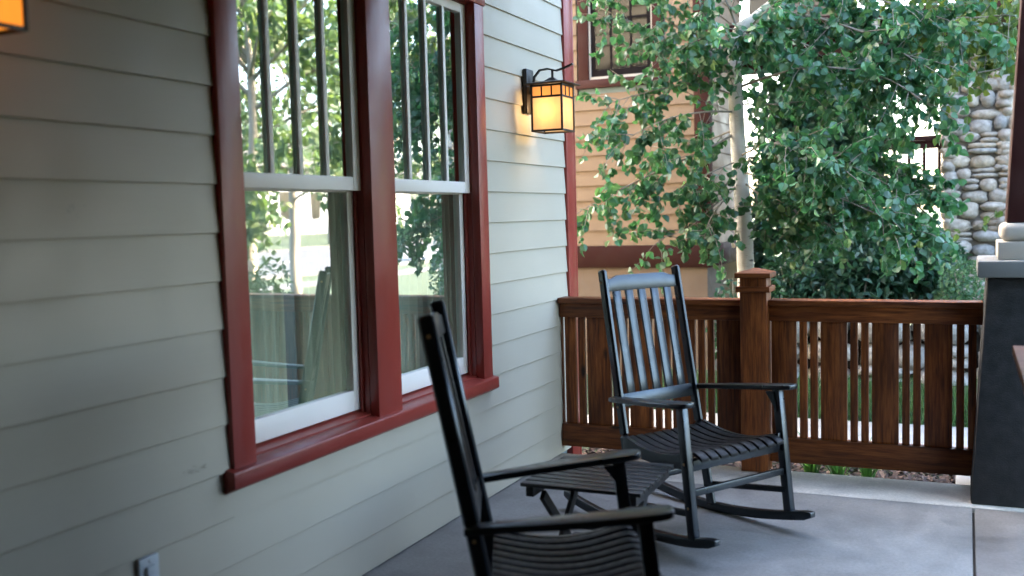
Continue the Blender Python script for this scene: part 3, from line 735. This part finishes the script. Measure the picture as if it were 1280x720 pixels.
# its window
ww = MB(); fr_ = (NWX0, NWX1)
ww.box((NWX0 - .02, NY - .03, NWZ0 - .02), (NWX0 + .10, NY + .02, NWZ1)); ww.box((NWX1 - .10, NY - .03, NWZ0 - .02), (NWX1 + .02, NY + .02, NWZ1)); ww.box((NWX0 - .05, NY - .05, NWZ0 - .11), (NWX1 + .05, NY + .02, NWZ0 - .0205))
nw = nbm(ww).build('window', M['ntrim'], nb, bevel=.004)
a, b = NWX0 + .101, NWX1 - .101
q = MB(); q.box((a, NY - .005, NWZ0 - .02), (a + .018, NY + .03, NWZ1)); q.box((b - .018, NY - .005, NWZ0 - .02), (b, NY + .03, NWZ1)); q.box((a + .0185, NY - .005, NWZ0 - .02), (b - .0185, NY + .03, NWZ0 + .012)); nbm(q).build('frame', M['cream'], nw)
q = MB(); a += .019; b -= .019; q.box((a, NY + .01, NWZ0 + .013), (a + .045, NY + .04, NWZ1)); q.box((b - .045, NY + .01, NWZ0 + .013), (b, NY + .04, NWZ1)); q.box((a + .0455, NY + .01, NWZ0 + .013), (b - .0455, NY + .04, NWZ0 + .085))
for k in (1, 2): q.box((a + (b - a) * k / 3 - .011, NY + .012, NWZ0 + .0855), (a + (b - a) * k / 3 + .011, NY + .038, NWZ1))
for z in (.62,): 
    for k in range(3): q.box((a + (b - a) * k / 3 + (.046 if k == 0 else .0125), NY + .014, NWZ0 + z - .012), (a + (b - a) * (k + 1) / 3 - (.046 if k == 2 else .0125), NY + .036, NWZ0 + z + .012))
nbm(q).build('sash', M['nsash'], nw)
q = MB(); q.box((a, NY + .022, NWZ0 + .04), (b, NY + .026, NWZ1)); nbm(q).build('pane', M['nglass'], nw)
q = MB(); q.box((NWX0 - .3, NY + .9, 2), (NWX1 + .3, NY + 1, 5)); q.box((NWX0 - .35, NY + .201, 2), (NWX0 - .3, NY + .9, 5)); q.box((NWX1 + .2, NY + .201, 2), (NWX1 + .25, NY + .9, 5)); q.box((NWX0 - .3, NY + .201, 5.0), (NWX1 + .2, NY + 1, 5.05)); q.box((NWX0 - .3, NY + .201, 1.95), (NWX1 + .2, NY + 1, 2)); nbm(q).build('room', M['nsash'], nb)
q = MB(); q.add([(-9.3, 10.0, 8.9), (.5, 10.0, 8.9), (.5, 16.5, 8.9), (-9.3, 16.5, 8.9), (-9.3, 10.0, 9.1), (.5, 10.0, 9.1), (.3, 13.2, 11.4), (-9.3, 13.2, 11.4)], [(3, 2, 1, 0), (4, 5, 6, 7), (0, 1, 5, 4), (1, 2, 6, 5), (2, 3, 7, 6), (3, 0, 4, 7)]); nbm(q).build('roof', M['roofing'], nb)
# porch roof with rafter tails of the tan house
q = MB(); q.box((.06, 11.85, 3.34), (3.4, 12.02, 3.50)); q.box((.06, 12.03, 3.22), (3.3, 12.2, 3.50)); nbm(q).build('porch_beam', M['ntrim'], nb)
for k in range(14):
    x = .2 + k * .235; q = MB(); q.box((x - .035, 11.55, 3.505), (x + .035, 15.2, 3.62)); nbm(q).build('rafter_tail', M['cream'], nb)
q = MB(); q.box((.05, 11.5, 3.625), (3.5, 15.3, 3.70)); nbm(q).build('porch_roof', M['ntrim'], nb)
q = MB(); q.box((.06, 12.21, 1.15), (3.4, 15.2, 1.30)); nbm(q).build('porch_deck', M['ntrim'], nb)

# neighbour's porch railing
nr = empty('neighbor_railing', (1.3, 12.1, 0)); tag(nr, 'brown balustrade of the next door porch, seen between the leaves left of the rock pillar', 'railing')
q = MB(); q.box((-1.0, -.04, 2.33), (.98, .08, 2.39)); q.build('hand_rail', M['ntrim'], nr, bevel=.005)
q = MB(); q.box((-1.0, -.015, 2.25), (.98, .055, 2.3295)); q.build('top_rail', M['ntrim'], nr)
q = MB(); q.box((-1.0, -.015, 1.70), (.98, .055, 1.79)); q.build('bottom_rail', M['ntrim'], nr)
for k in range(13):
    x = -.93 + k * .155; q = MB(); q.box((x - .018, 0, 1.7905), (x + .018, .036, 2.2495)); q.build('baluster', M['ntrim'], nr)

# ------------------------------------------------------------------ river rock
def stone(mb, c, r, seed, n=9, k=6):
    c = Vector(c); rx, ry, rz = r; vs = []; fs = []
    for i in range(k + 1):
        t = PI * i / k
        for j in range(n):
            a = 2 * PI * j / n; d = Vector((math.sin(t) * math.cos(a), math.sin(t) * math.sin(a), math.cos(t)))
            d = Vector([math.copysign(abs(v) ** .8, v) for v in d])
            w = 1 + .24 * noise.noise(d * 1.5 + Vector((seed * 3.1, seed * 1.7, seed)))
            vs.append(c + Vector((d.x * rx, d.y * ry, d.z * rz)) * w)
    for i in range(k):
        for j in range(n): fs.append((i * n + j, (i + 1) * n + j, (i + 1) * n + (j + 1) % n, i * n + (j + 1) % n))
    mb.add(vs, fs)
def stone_face(mb, p0, dx, nrm, W, z0, z1, hr, wr, depth):
    z = z0; s = random.random() * 100
    while z < z1:
        h = random.uniform(*hr); x = random.uniform(-.08, 0)
        while x < W:
            w = random.uniform(*wr); 
            if x + w > W + .06: w = max(.09, W + .04 - x)
            hh = h * random.uniform(.85, 1.12)
            if w > .12 and random.random() < .22:
                for zz in (z + h * .25, z + h * .75):
                    c = Vector(p0) + Vector(dx) * (x + w / 2) + Vector((0, 0, zz)) + Vector(nrm) * random.uniform(-.02, .02)
                    stone(mb, c, (abs(dx[0]) * w / 2 + abs(nrm[0]) * depth, abs(dx[1]) * w / 2 + abs(nrm[1]) * depth, hh * .27), s)
                    s += 1
            else:
                c = Vector(p0) + Vector(dx) * (x + w / 2) + Vector((0, 0, z + h / 2 + random.uniform(-.02, .02))) + Vector(nrm) * random.uniform(-.02, .02)
                stone(mb, c, (abs(dx[0]) * w / 2 + abs(nrm[0]) * depth, abs(dx[1]) * w / 2 + abs(nrm[1]) * depth, hh * .53), s)
            x += w * .98; s += 1
        z += h * .97
pil = empty('rock_pillar', (2.60, 12.3, 0)); tag(pil, 'tall river rock pillar standing behind the leaves next to the porch column', 'pillar')
q = MB(); q.box((-.28, -.28, -.3), (.28, .28, 3.4)); q.build('mortar', M['mortar'], pil)
q = MB()
stone_face(q, (-.32, -.27, 0), (1, 0, 0), (0, -1, 0), .64, .0, 3.3, (.10, .20), (.14, .33), .09)
stone_face(q, (.27, -.32, 0), (0, 1, 0), (1, 0, 0), .64, .0, 3.3, (.13, .22), (.16, .36), .09)
stone_face(q, (-.27, -.32, 0), (0, 1, 0), (-1, 0, 0), .64, .0, 3.3, (.13, .22), (.16, .36), .09)
q.raw('stones', M['rock'], pil, True)
rw = empty('boulder_wall', (2.6, 9.6, 0)); tag(rw, 'low wall of rounded boulders seen through the gaps of the porch railing', 'stone wall')
q = MB(); q.box((-1.75, .05, -.2), (2.9, .5, .50)); q.build('backfill', M['mulchg'], rw)
q = MB(); stone_face(q, (-1.8, .02, 0), (1, 0, 0), (0, -1, 0), 4.8, -.02, .46, (.20, .30), (.26, .58), .17); q.raw('boulders', M['rock'], rw, True)

# ------------------------------------------------------------------ foliage
def leaf(mb, p, tip, nrm, L, W):
    tip = tip.normalized(); side = tip.cross(nrm)
    if side.length < 1e-3: side = tip.cross(Vector((.3, .8, .5)))
    side.normalize(); nn = side.cross(tip)
    b = p; cup = .16 * L
    def q(t, s, c): return b + tip * (t * L) + side * (s * W) + nn * c
    vs = [b, q(.10, -.32, cup * .4), q(.38, -.52, cup), q(.72, -.36, cup * .5), q(1, 0, -.06 * L), q(.72, .36, cup * .5), q(.38, .52, cup), q(.10, .32, cup * .4), q(.45, 0, 0)]
    mb.add(vs, [(0, 8, 2, 1), (8, 4, 3, 2), (0, 7, 6, 8), (8, 6, 5, 4)])
def rv(rng): 
    while True:
        v = Vector((rng.uniform(-1, 1), rng.uniform(-1, 1), rng.uniform(-1, 1)))
        if .05 < v.length < 1: return v.normalized()
def catmull(pts, n=6):
    pts = [Vector(p) for p in pts]; out = []
    for i in range(len(pts) - 1):
        p0 = pts[max(0, i - 1)]; p1 = pts[i]; p2 = pts[i + 1]; p3 = pts[min(len(pts) - 1, i + 2)]
        for k in range(n):
            t = k / n
            out.append(.5 * ((2 * p1) + (p2 - p0) * t + (2 * p0 - 5 * p1 + 4 * p2 - p3) * t * t + (3 * p1 - p0 - 3 * p2 + p3) * t ** 3))
    out.append(pts[-1]); return out
def pix(u, v, Y):      # where a sight line of the photograph meets depth Y (used to survey branch positions)
    d = r2 * ((u - 640) / F_PX) + u2 * ((360 - v) / F_PX) + fwd
    return CAM + d * (Y / d.y)
def branch(lm, wm, pts, r0, rng, twigs=12, per=13, tl=(.24, .56), size=(.050, .080), start=.18, droop=.35):
    P = catmull(pts, 6); n = len(P)
    wm.tube(P, [r0 * (1 - .8 * i / (n - 1)) + .002 for i in range(n)], 6)
    for t in range(twigs):
        u = start + (1 - start) * (t + rng.random()) / twigs
        i = min(n - 2, int(u * (n - 1))); p = P[i].lerp(P[i + 1], u * (n - 1) - i)
        along = (P[i + 1] - P[i]).normalized()
        d = (along * .55 + rv(rng) * .9 + Vector((0, 0, -droop * rng.random()))).normalized()
        L = rng.uniform(*tl); tp = [p]; q_ = p
        for s in range(4):
            d = (d + Vector((0, 0, -.12)) + rv(rng) * .18).normalized(); q_ = q_ + d * (L / 4); tp.append(q_)
        wm.tube(tp, [.0042, .0036, .003, .0024, .0015], 4)
        for k in range(per):
            w = .15 + .85 * (k + rng.random()) / per; i2 = min(3, int(w * 4)); b = tp[i2].lerp(tp[i2 + 1], w * 4 - i2)
            pet = (rv(rng) + Vector((0, 0, -.5))).normalized() * rng.uniform(.02, .055)
            tip = (Vector((0, 0, -1)) * rng.uniform(.3, 1.2) + rv(rng) * .85).normalized()
            leaf(lm, b + pet, tip, rv(rng), rng.uniform(*size) * 1.1, rng.uniform(*size) * 1.0)
rng = random.Random(11)
TA = empty('aspen_tree', pix(930, 335, 8.8) * 1.0); TA.location.z = -.17
tag(TA, 'slender aspen with pale trunk just behind the railing post', 'tree', 'aspens in the side yard')
def loc_to(mb, o): 
    L = Vector(o.location); mb.v = [(v[0] - L.x, v[1] - L.y, v[2] - L.z) for v in mb.v]; return mb
YT = 8.8
tm = MB(); base = pix(930, 335, YT); base.z = -.2
trunk = [base + Vector((.03, 0, 0)), pix(932, 335, YT), pix(928, 250, YT), pix(922, 170, YT), pix(919, 80, YT), pix(923, 40, YT), pix(950, 18, YT + .05), pix(985, -20, YT + .1), pix(1010, -120, YT + .1), pix(1015, -260, YT), pix(1010, -420, YT)]
TP = catmull(trunk, 5)
tm.tube(TP, [.076 * (1 - .72 * (i / (len(TP) - 1)) ** 1.3) for i in range(len(TP))], 14)
for (u, v) in ((921, 292), (917, 308), (934, 205), (926, 140)):   # old branch stubs
    p = pix(u, v, YT); tm.tube([p, p + Vector((rng.uniform(-.05, .05), -.09, .05))], [.018, .006], 6)
tm2 = MB(); lm = MB()
br = [  # (waypoints (u, v, depth)), base radius, twigs, leaves per twig
 ([(922, 165, 8.8), (880, 188, 8.6), (820, 215, 8.4), (770, 240, 8.2), (728, 262, 8.1)], .016, 12, 11),
 ([(922, 160, 8.8), (885, 175, 8.9), (840, 185, 9.0), (800, 180, 9.1)], .012, 9, 11),
 ([(919, 90, 8.8), (870, 80, 8.7), (810, 40, 8.6), (750, 10, 8.5)], .015, 13, 13),
 ([(919, 85, 8.8), (880, 60, 8.6), (830, 20, 8.5), (780, -30, 8.4)], .015, 10, 12),
 ([(920, 120, 8.8), (870, 105, 8.6), (810, 115, 8.4), (758, 130, 8.2)], .014, 13, 12),
 ([(921, 140, 8.8), (880, 140, 8.5), (830, 150, 8.3), (775, 178, 8.2)], .013, 10, 11),
 ([(926, 230, 8.8), (895, 255, 8.6), (860, 285, 8.5), (820, 300, 8.4)], .010, 9, 10),
 ([(926, 225, 8.8), (890, 270, 8.4), (880, 300, 8.3)], .009, 6, 9),
 ([(925, 200, 8.8), (890, 215, 8.6), (850, 235, 8.5), (815, 255, 8.5)], .010, 9, 11),
 ([(920, 100, 8.8), (900, 60, 8.5), (880, 20, 8.4), (865, -40, 8.4)], .014, 10, 13),
 ([(923, 40, 8.8), (900, -10, 8.7), (850, -50, 8.6), (790, -60, 8.5)], .016, 10, 12),
 ([(920, 85, 8.75), (926, 55, 8.45), (945, 25, 8.35), (975, 0, 8.3)], .010, 9, 12),
 # right side
 ([(922, 110, 8.8), (960, 96, 8.7), (1020, 84, 8.5), (1100, 95, 8.4), (1160, 130, 8.3)], .020, 14, 13),
 ([(925, 185, 8.8), (980, 180, 9.0), (1040, 190, 9.1), (1110, 225, 9.2), (1165, 275, 9.2)], .018, 15, 13),
 ([(926, 215, 8.8), (970, 225, 8.5), (1030, 240, 8.3), (1090, 265, 8.2), (1135, 285, 8.2)], .015, 14, 13),
 ([(926, 225, 8.8), (960, 250, 8.6), (1000, 265, 8.5), (1040, 282, 8.4)], .012, 11, 12),
 ([(925, 195, 8.8), (960, 180, 8.3), (1000, 185, 8.1), (1060, 215, 8.0)], .013, 11, 13),
 ([(922, 130, 8.8), (970, 130, 9.2), (1040, 125, 9.4), (1110, 140, 9.6)], .015, 13, 13),
 ([(950, 18, 8.85), (1010, 20, 8.7), (1090, 45, 8.5), (1150, 80, 8.4)], .020, 14, 13),
 ([(940, 30, 8.8), (990, 50, 9.2), (1050, 70, 9.3), (1120, 90, 9.3)], .016, 13, 13),
 ([(960, 5, 8.9), (1030, -10, 8.8), (1120, 5, 8.7), (1200, 30, 8.6)], .018, 13, 13),
 ([(985, -20, 8.9), (1050, -60, 8.8), (1140, -60, 8.7), (1220, -40, 8.6)], .018, 10, 12),
 ([(1005, -80, 8.9), (960, -110, 8.8), (890, -110, 8.7)], .016, 10, 12),
 ([(1040, 190, 9.1), (1090, 195, 9.2), (1130, 215, 9.2), (1170, 245, 9.1)], .010, 10, 13),
]
for pts, r0, tw, per in br: branch(lm, tm2, [pix(*p) for p in pts], r0 * .62, rng, int(tw * (2.6 if pts[-1][0] > 925 else 1.5)), int(per * 1.5))
# crown above the picture
for k in range(16):
    a = rng.uniform(0, 2 * PI); h = rng.uniform(-130, -420); b = pix(1012, h, 8.8); L = rng.uniform(.8, 1.7)
    branch(lm, tm2, [b, b + Vector((math.cos(a) * L * .5, math.sin(a) * L * .5, .15)), b + Vector((math.cos(a) * L, math.sin(a) * L, .15))], .014, rng, 9, 11)
loc_to(tm, TA).build('trunk', M['bark'], TA, smooth=True)
loc_to(tm2, TA).raw('branches', M['stem'], TA, True)
loc_to(lm, TA).raw('crown', M['leaf'], TA)

TB = empty('aspen_tree', (3.45, 11.5, -.17)); tag(TB, 'aspen reaching in from the right, its leaves coloured as if sunlit, hanging over the rock pillar', 'tree', 'aspens in the side yard')
tm = MB(); tm2 = MB(); lm = MB()
T = [(3.45, 11.5, -.2), (3.48, 11.5, 1.2), (3.42, 11.52, 2.6), (3.46, 11.5, 4.0), (3.4, 11.5, 5.5), (3.42, 11.48, 6.6)]
TP = catmull(T, 5); tm.tube(TP, [.085 * (1 - .75 * i / (len(TP) - 1)) for i in range(len(TP))], 12)
brB = [
 ([(3.44, 11.5, 2.7), (1290, 30, 9.2), (1220, 22, 9.1), (1140, 26, 9.0)], .016, 15, 12),
 ([(3.44, 11.5, 2.2), (1290, 60, 9.3), (1230, 50, 9.3), (1170, 65, 9.3)], .014, 13, 12),
 ([(3.44, 11.5, 2.0), (1300, 90, 9.0), (1240, 88, 8.9), (1190, 100, 8.8)], .012, 6, 7),
 ([(3.44, 11.5, 2.9), (1290, -10, 9.4), (1210, -5, 9.6), (1120, 15, 9.8)], .016, 14, 13),
 ([(3.44, 11.5, 1.3), (1290, 250, 9.6), (1235, 275, 9.7), (1180, 300, 9.8)], .010, 3, 5),
 ([(3.44, 11.5, 2.5), (1300, 60, 9.8), (1230, 50, 10.2), (1140, 60, 10.6)], .014, 12, 13),
 ([(3.44, 11.5, 3.2), (1300, -60, 9.2), (1200, -50, 9.2), (1100, -30, 9.2)], .016, 12, 12),
]
for pts, r0, tw, per in brB:
    branch(lm, tm2, [Vector(p) if p[0] < 10 else pix(*p) for p in pts], r0 * .7, rng, int(tw * 1.6), int(per * 1.4), start=.3)
for k in range(9):
    a = rng.uniform(0, 2 * PI); b = Vector((3.44, 11.5, rng.uniform(3.6, 6.2))); L = rng.uniform(.7, 1.5)
    branch(lm, tm2, [b, b + Vector((math.cos(a) * L * .5, math.sin(a) * L * .5, .2)), b + Vector((math.cos(a) * L, math.sin(a) * L, .2))], .014, rng, 8, 11)
loc_to(tm, TB).build('trunk', M['bark'], TB, smooth=True); loc_to(tm2, TB).raw('branches', M['stem'], TB, True); loc_to(lm, TB).raw('crown', M['leafy'], TB)

def shrub(c, r, n, size, mat, label, name='shrub', cat='shrub', group=None, stems=10, fill=.55):
    root = empty(name, (c[0], c[1], c[2] - r[2])); tag(root, label, cat, group)
    lm = MB(); wm = MB(); C_ = Vector((0, 0, r[2]))
    lob = [(rv(rng) * .45, rng.uniform(.45, .7)) for _ in range(7)]
    for k in range(stems):
        d = rv(rng); e = Vector((d.x * r[0] * .7, d.y * r[1] * .7, r[2] + abs(d.z) * r[2] * .7))
        wm.tube([(d.x * .05, d.y * .05, 0), (e.x * .5, e.y * .5, e.z * .55), e], [.012, .008, .003], 5)
    for i in range(n):
        o, s = rng.choice(lob); v = o + rv(rng) * s * (fill + (1 - fill) * rng.random() ** .5)
        p = C_ + Vector((v.x * r[0], v.y * r[1], v.z * r[2]))
        if p.z < .02: continue
        leaf(lm, p, (rv(rng) + v * .8 + Vector((0, 0, -.3))), (rv(rng) + Vector((0, 0, 1.2))), rng.uniform(*size), rng.uniform(*size) * .6)
    wm.raw('stems', M['stem'], root); lm.raw('foliage', mat, root)
    return root
sg = 'shrubs above the boulder wall'
shrub((1.55, 10.05, .95), (.55, .40, .50), 1500, (.07, .13), M['shrub'], 'dark glossy shrub behind the railing, just right of the railing post', group=sg)
shrub((1.0, 11.7, 2.35), (.85, .4, .85), 4200, (.07, .11), M['shrub'], 'top of the dark growth beside the tan house, level with the next door porch rail', group=sg)
shrub((1.04, 9.8, .82), (.40, .3, .52), 1700, (.06, .11), M['shrub'], 'dark shrub directly behind the railing post, beside the aspen trunk', group=sg)
shrub((2.10, 10.35, .95), (.55, .42, .48), 1500, (.07, .13), M['shrub'], 'dark glossy shrub left of the rock pillar foot, under the aspen leaves', group=sg)
shrub((2.50, 9.75, .80), (.27, .25, .36), 1100, (.03, .06), M['shrubl'], 'small pale leaved shrub at the foot of the rock pillar', group=sg)
shrub((.50, 9.6, .62), (.30, .26, .55), 900, (.05, .09), M['shrub'], 'narrow dark shrub against the tan foundation, left of the railing post', group=sg)
shrub((1.02, 11.35, 1.50), (.85, .42, 1.55), 8500, (.07, .11), M['shrub'], 'tall dark shrub behind the aspen trunk, hiding the next door porch', group=sg)

def strap(c, label, nbl=42, h=.40):
    mb = MB(); 
    for i in range(nbl):
        a = rng.uniform(0, 2 * PI); L = h * rng.uniform(.6, 1.15); out = rng.uniform(.05, .22); w = rng.uniform(.006, .011); q_ = Vector((math.cos(a), math.sin(a), 0)); sd3 = Vector((-q_.y, q_.x, 0))
        b = q_ * rng.uniform(0, .04); prev = None; vs = []
        for k in range(6):
            t = k / 5; p = b + q_ * (out * t * t * 1.4) + Vector((0, 0, L * (t - .32 * t * t * t))); ww_ = w * (1 - t ** 2.2) + .0008
            vs += [p - sd3 * ww_, p + sd3 * ww_]
        mb.add(vs, [(2 * k, 2 * k + 1, 2 * k + 3, 2 * k + 2) for k in range(5)])
    o = mb.raw('strap_leaf_plant', M['strap']); o.location = c
    return tag(o, label, 'plant', 'strap leaved plants in the mulch bed')
strap((1.60, 6.66, -.16), 'clump of green strap leaves behind the railing, just right of the post')
strap((1.78, 6.60, -.16), 'clump of green strap leaves under the middle of the right hand railing panel')
strap((1.94, 6.72, -.16), 'clump of green strap leaves farthest right, before the bare mulch')
strap((.72, 6.68, -.16), 'clump of green strap leaves seen under the seat of the whole rocking chair', 26, .32)

# ------------------------------------------------------------------ across the street (mirrored in the panes)
def street_tree(x, y, h, r, n, label, seed, trunk_r=.14, low=.3):
    rg = random.Random(seed); root = empty('street_tree', (x, y, gz(x, y) - .05)); tag(root, label, 'tree', 'trees along the street, mirrored in the panes')
    wm = MB(); lm = MB()
    P = catmull([(0, 0, 0), (.05, .03, h * .3), (-.04, .02, h * .6), (0, 0, h * .92)], 4); wm.tube(P, [trunk_r * (1 - .8 * i / (len(P) - 1)) for i in range(len(P))], 9)
    cl = []
    for k in range(26):
        z = h * (low + (1 - low) * rg.random() ** .8); a = rg.uniform(0, 2 * PI); env = math.sin(PI * min(1, max(.12, (z / h - low * .7) / (1.02 - low * .7)))) ** .7
        L = r * env * rg.uniform(.5, 1.05); e = Vector((math.cos(a) * L, math.sin(a) * L, z + .15 * L)); wm.tube([(0, 0, z * .86), e * .5 + Vector((0, 0, z * .46)), e], [.04, .025, .008], 5); cl.append((e, rg.uniform(.35, .65) * r * .55))
        cl.append((e * .6 + Vector((0, 0, z * .4)), rg.uniform(.3, .55) * r * .5))
    for i in range(n):
        c, s = rg.choice(cl); v = rv(rg) * s * rg.random() ** .45
        leaf(lm, c + Vector((v.x, v.y, v.z * .8)), rv(rg) + Vector((0, 0, -.6)), rv(rg) + Vector((0, 0, .4)), rg.uniform(.10, .20), rg.uniform(.09, .16))
    wm.raw('trunk', M['stem'], root, True); lm.raw('crown', M['fartree'], root)
street_tree(8.2, 13.5, 6.5, 1.9, 3600, 'leafy street tree nearest the porch, mirrored in the left upper panes', 3, low=.22)
street_tree(12.5, 20.5, 8.5, 2.6, 4200, 'broad street tree mirrored in the middle upper panes', 5)
street_tree(8.6, 18.5, 7.0, 2.1, 3600, 'leafy street tree mirrored in the right upper panes', 8, low=.25)
street_tree(6.9, -1.6, 7.0, 2.6, 3400, 'unseen leafy tree added to shade the near half of the porch', 21, low=.12)  # out of view, added to block sky light from the near siding
street_tree(7.4, 2.4, 7.0, 2.3, 3400, 'unseen leafy tree added to keep sky light off the near wall', 22, low=.15)  # second unseen tree, added as another sky blocker
street_tree(33.0, 52.0, 10.0, 4.2, 3600, 'big tree on the far side of the street, mirrored beside the white house', 9, .25)
street_tree(34.0, 66.0, 11.0, 4.5, 3600, 'big tree behind the far kerb, mirrored in the right lower pane', 12, .25)
shrub((4.7, 9.2, .55), (.55, .5, .75), 1300, (.06, .09), M['fartree'], 'light green bush past the porch corner, mirrored in the right lower pane', 'bush', 'bush', fill=.3)
wh = empty('white_house', (46, 70, gz(46, 70))); tag(wh, 'white house across the street, mirrored in the right lower pane', 'house')
q = MB(); q.box((0, -16, -1), (9, 14, 5.2)); q.build('wall', M['white_house'], wh)
q = MB(); q.add([(-1, -17, 5.2), (10, -17, 5.2), (10, 15, 5.2), (-1, 15, 5.2), (4.5, -17, 8.4), (4.5, 15, 8.4)], [(0, 1, 2, 3), (0, 4, 5, 3), (1, 2, 5, 4), (0, 1, 4), (3, 5, 2)]); q.build('roof', M['roofing'], wh)
for k in range(7):
    q = MB(); q.box((-.06, -14 + k * 4, 1.2), (-.003, -12.8 + k * 4, 3.4)); q.build('window', M['nglass'], wh)
gw = MB(); gw.box((38, 20, gz(38, 0) - .3), (38.5, 52, gz(38, 0) + 1.7)); tag(gw.build('garden_wall', M['wallgrey']), 'long grey garden wall across the street, mirrored in the left lower pane', 'wall')
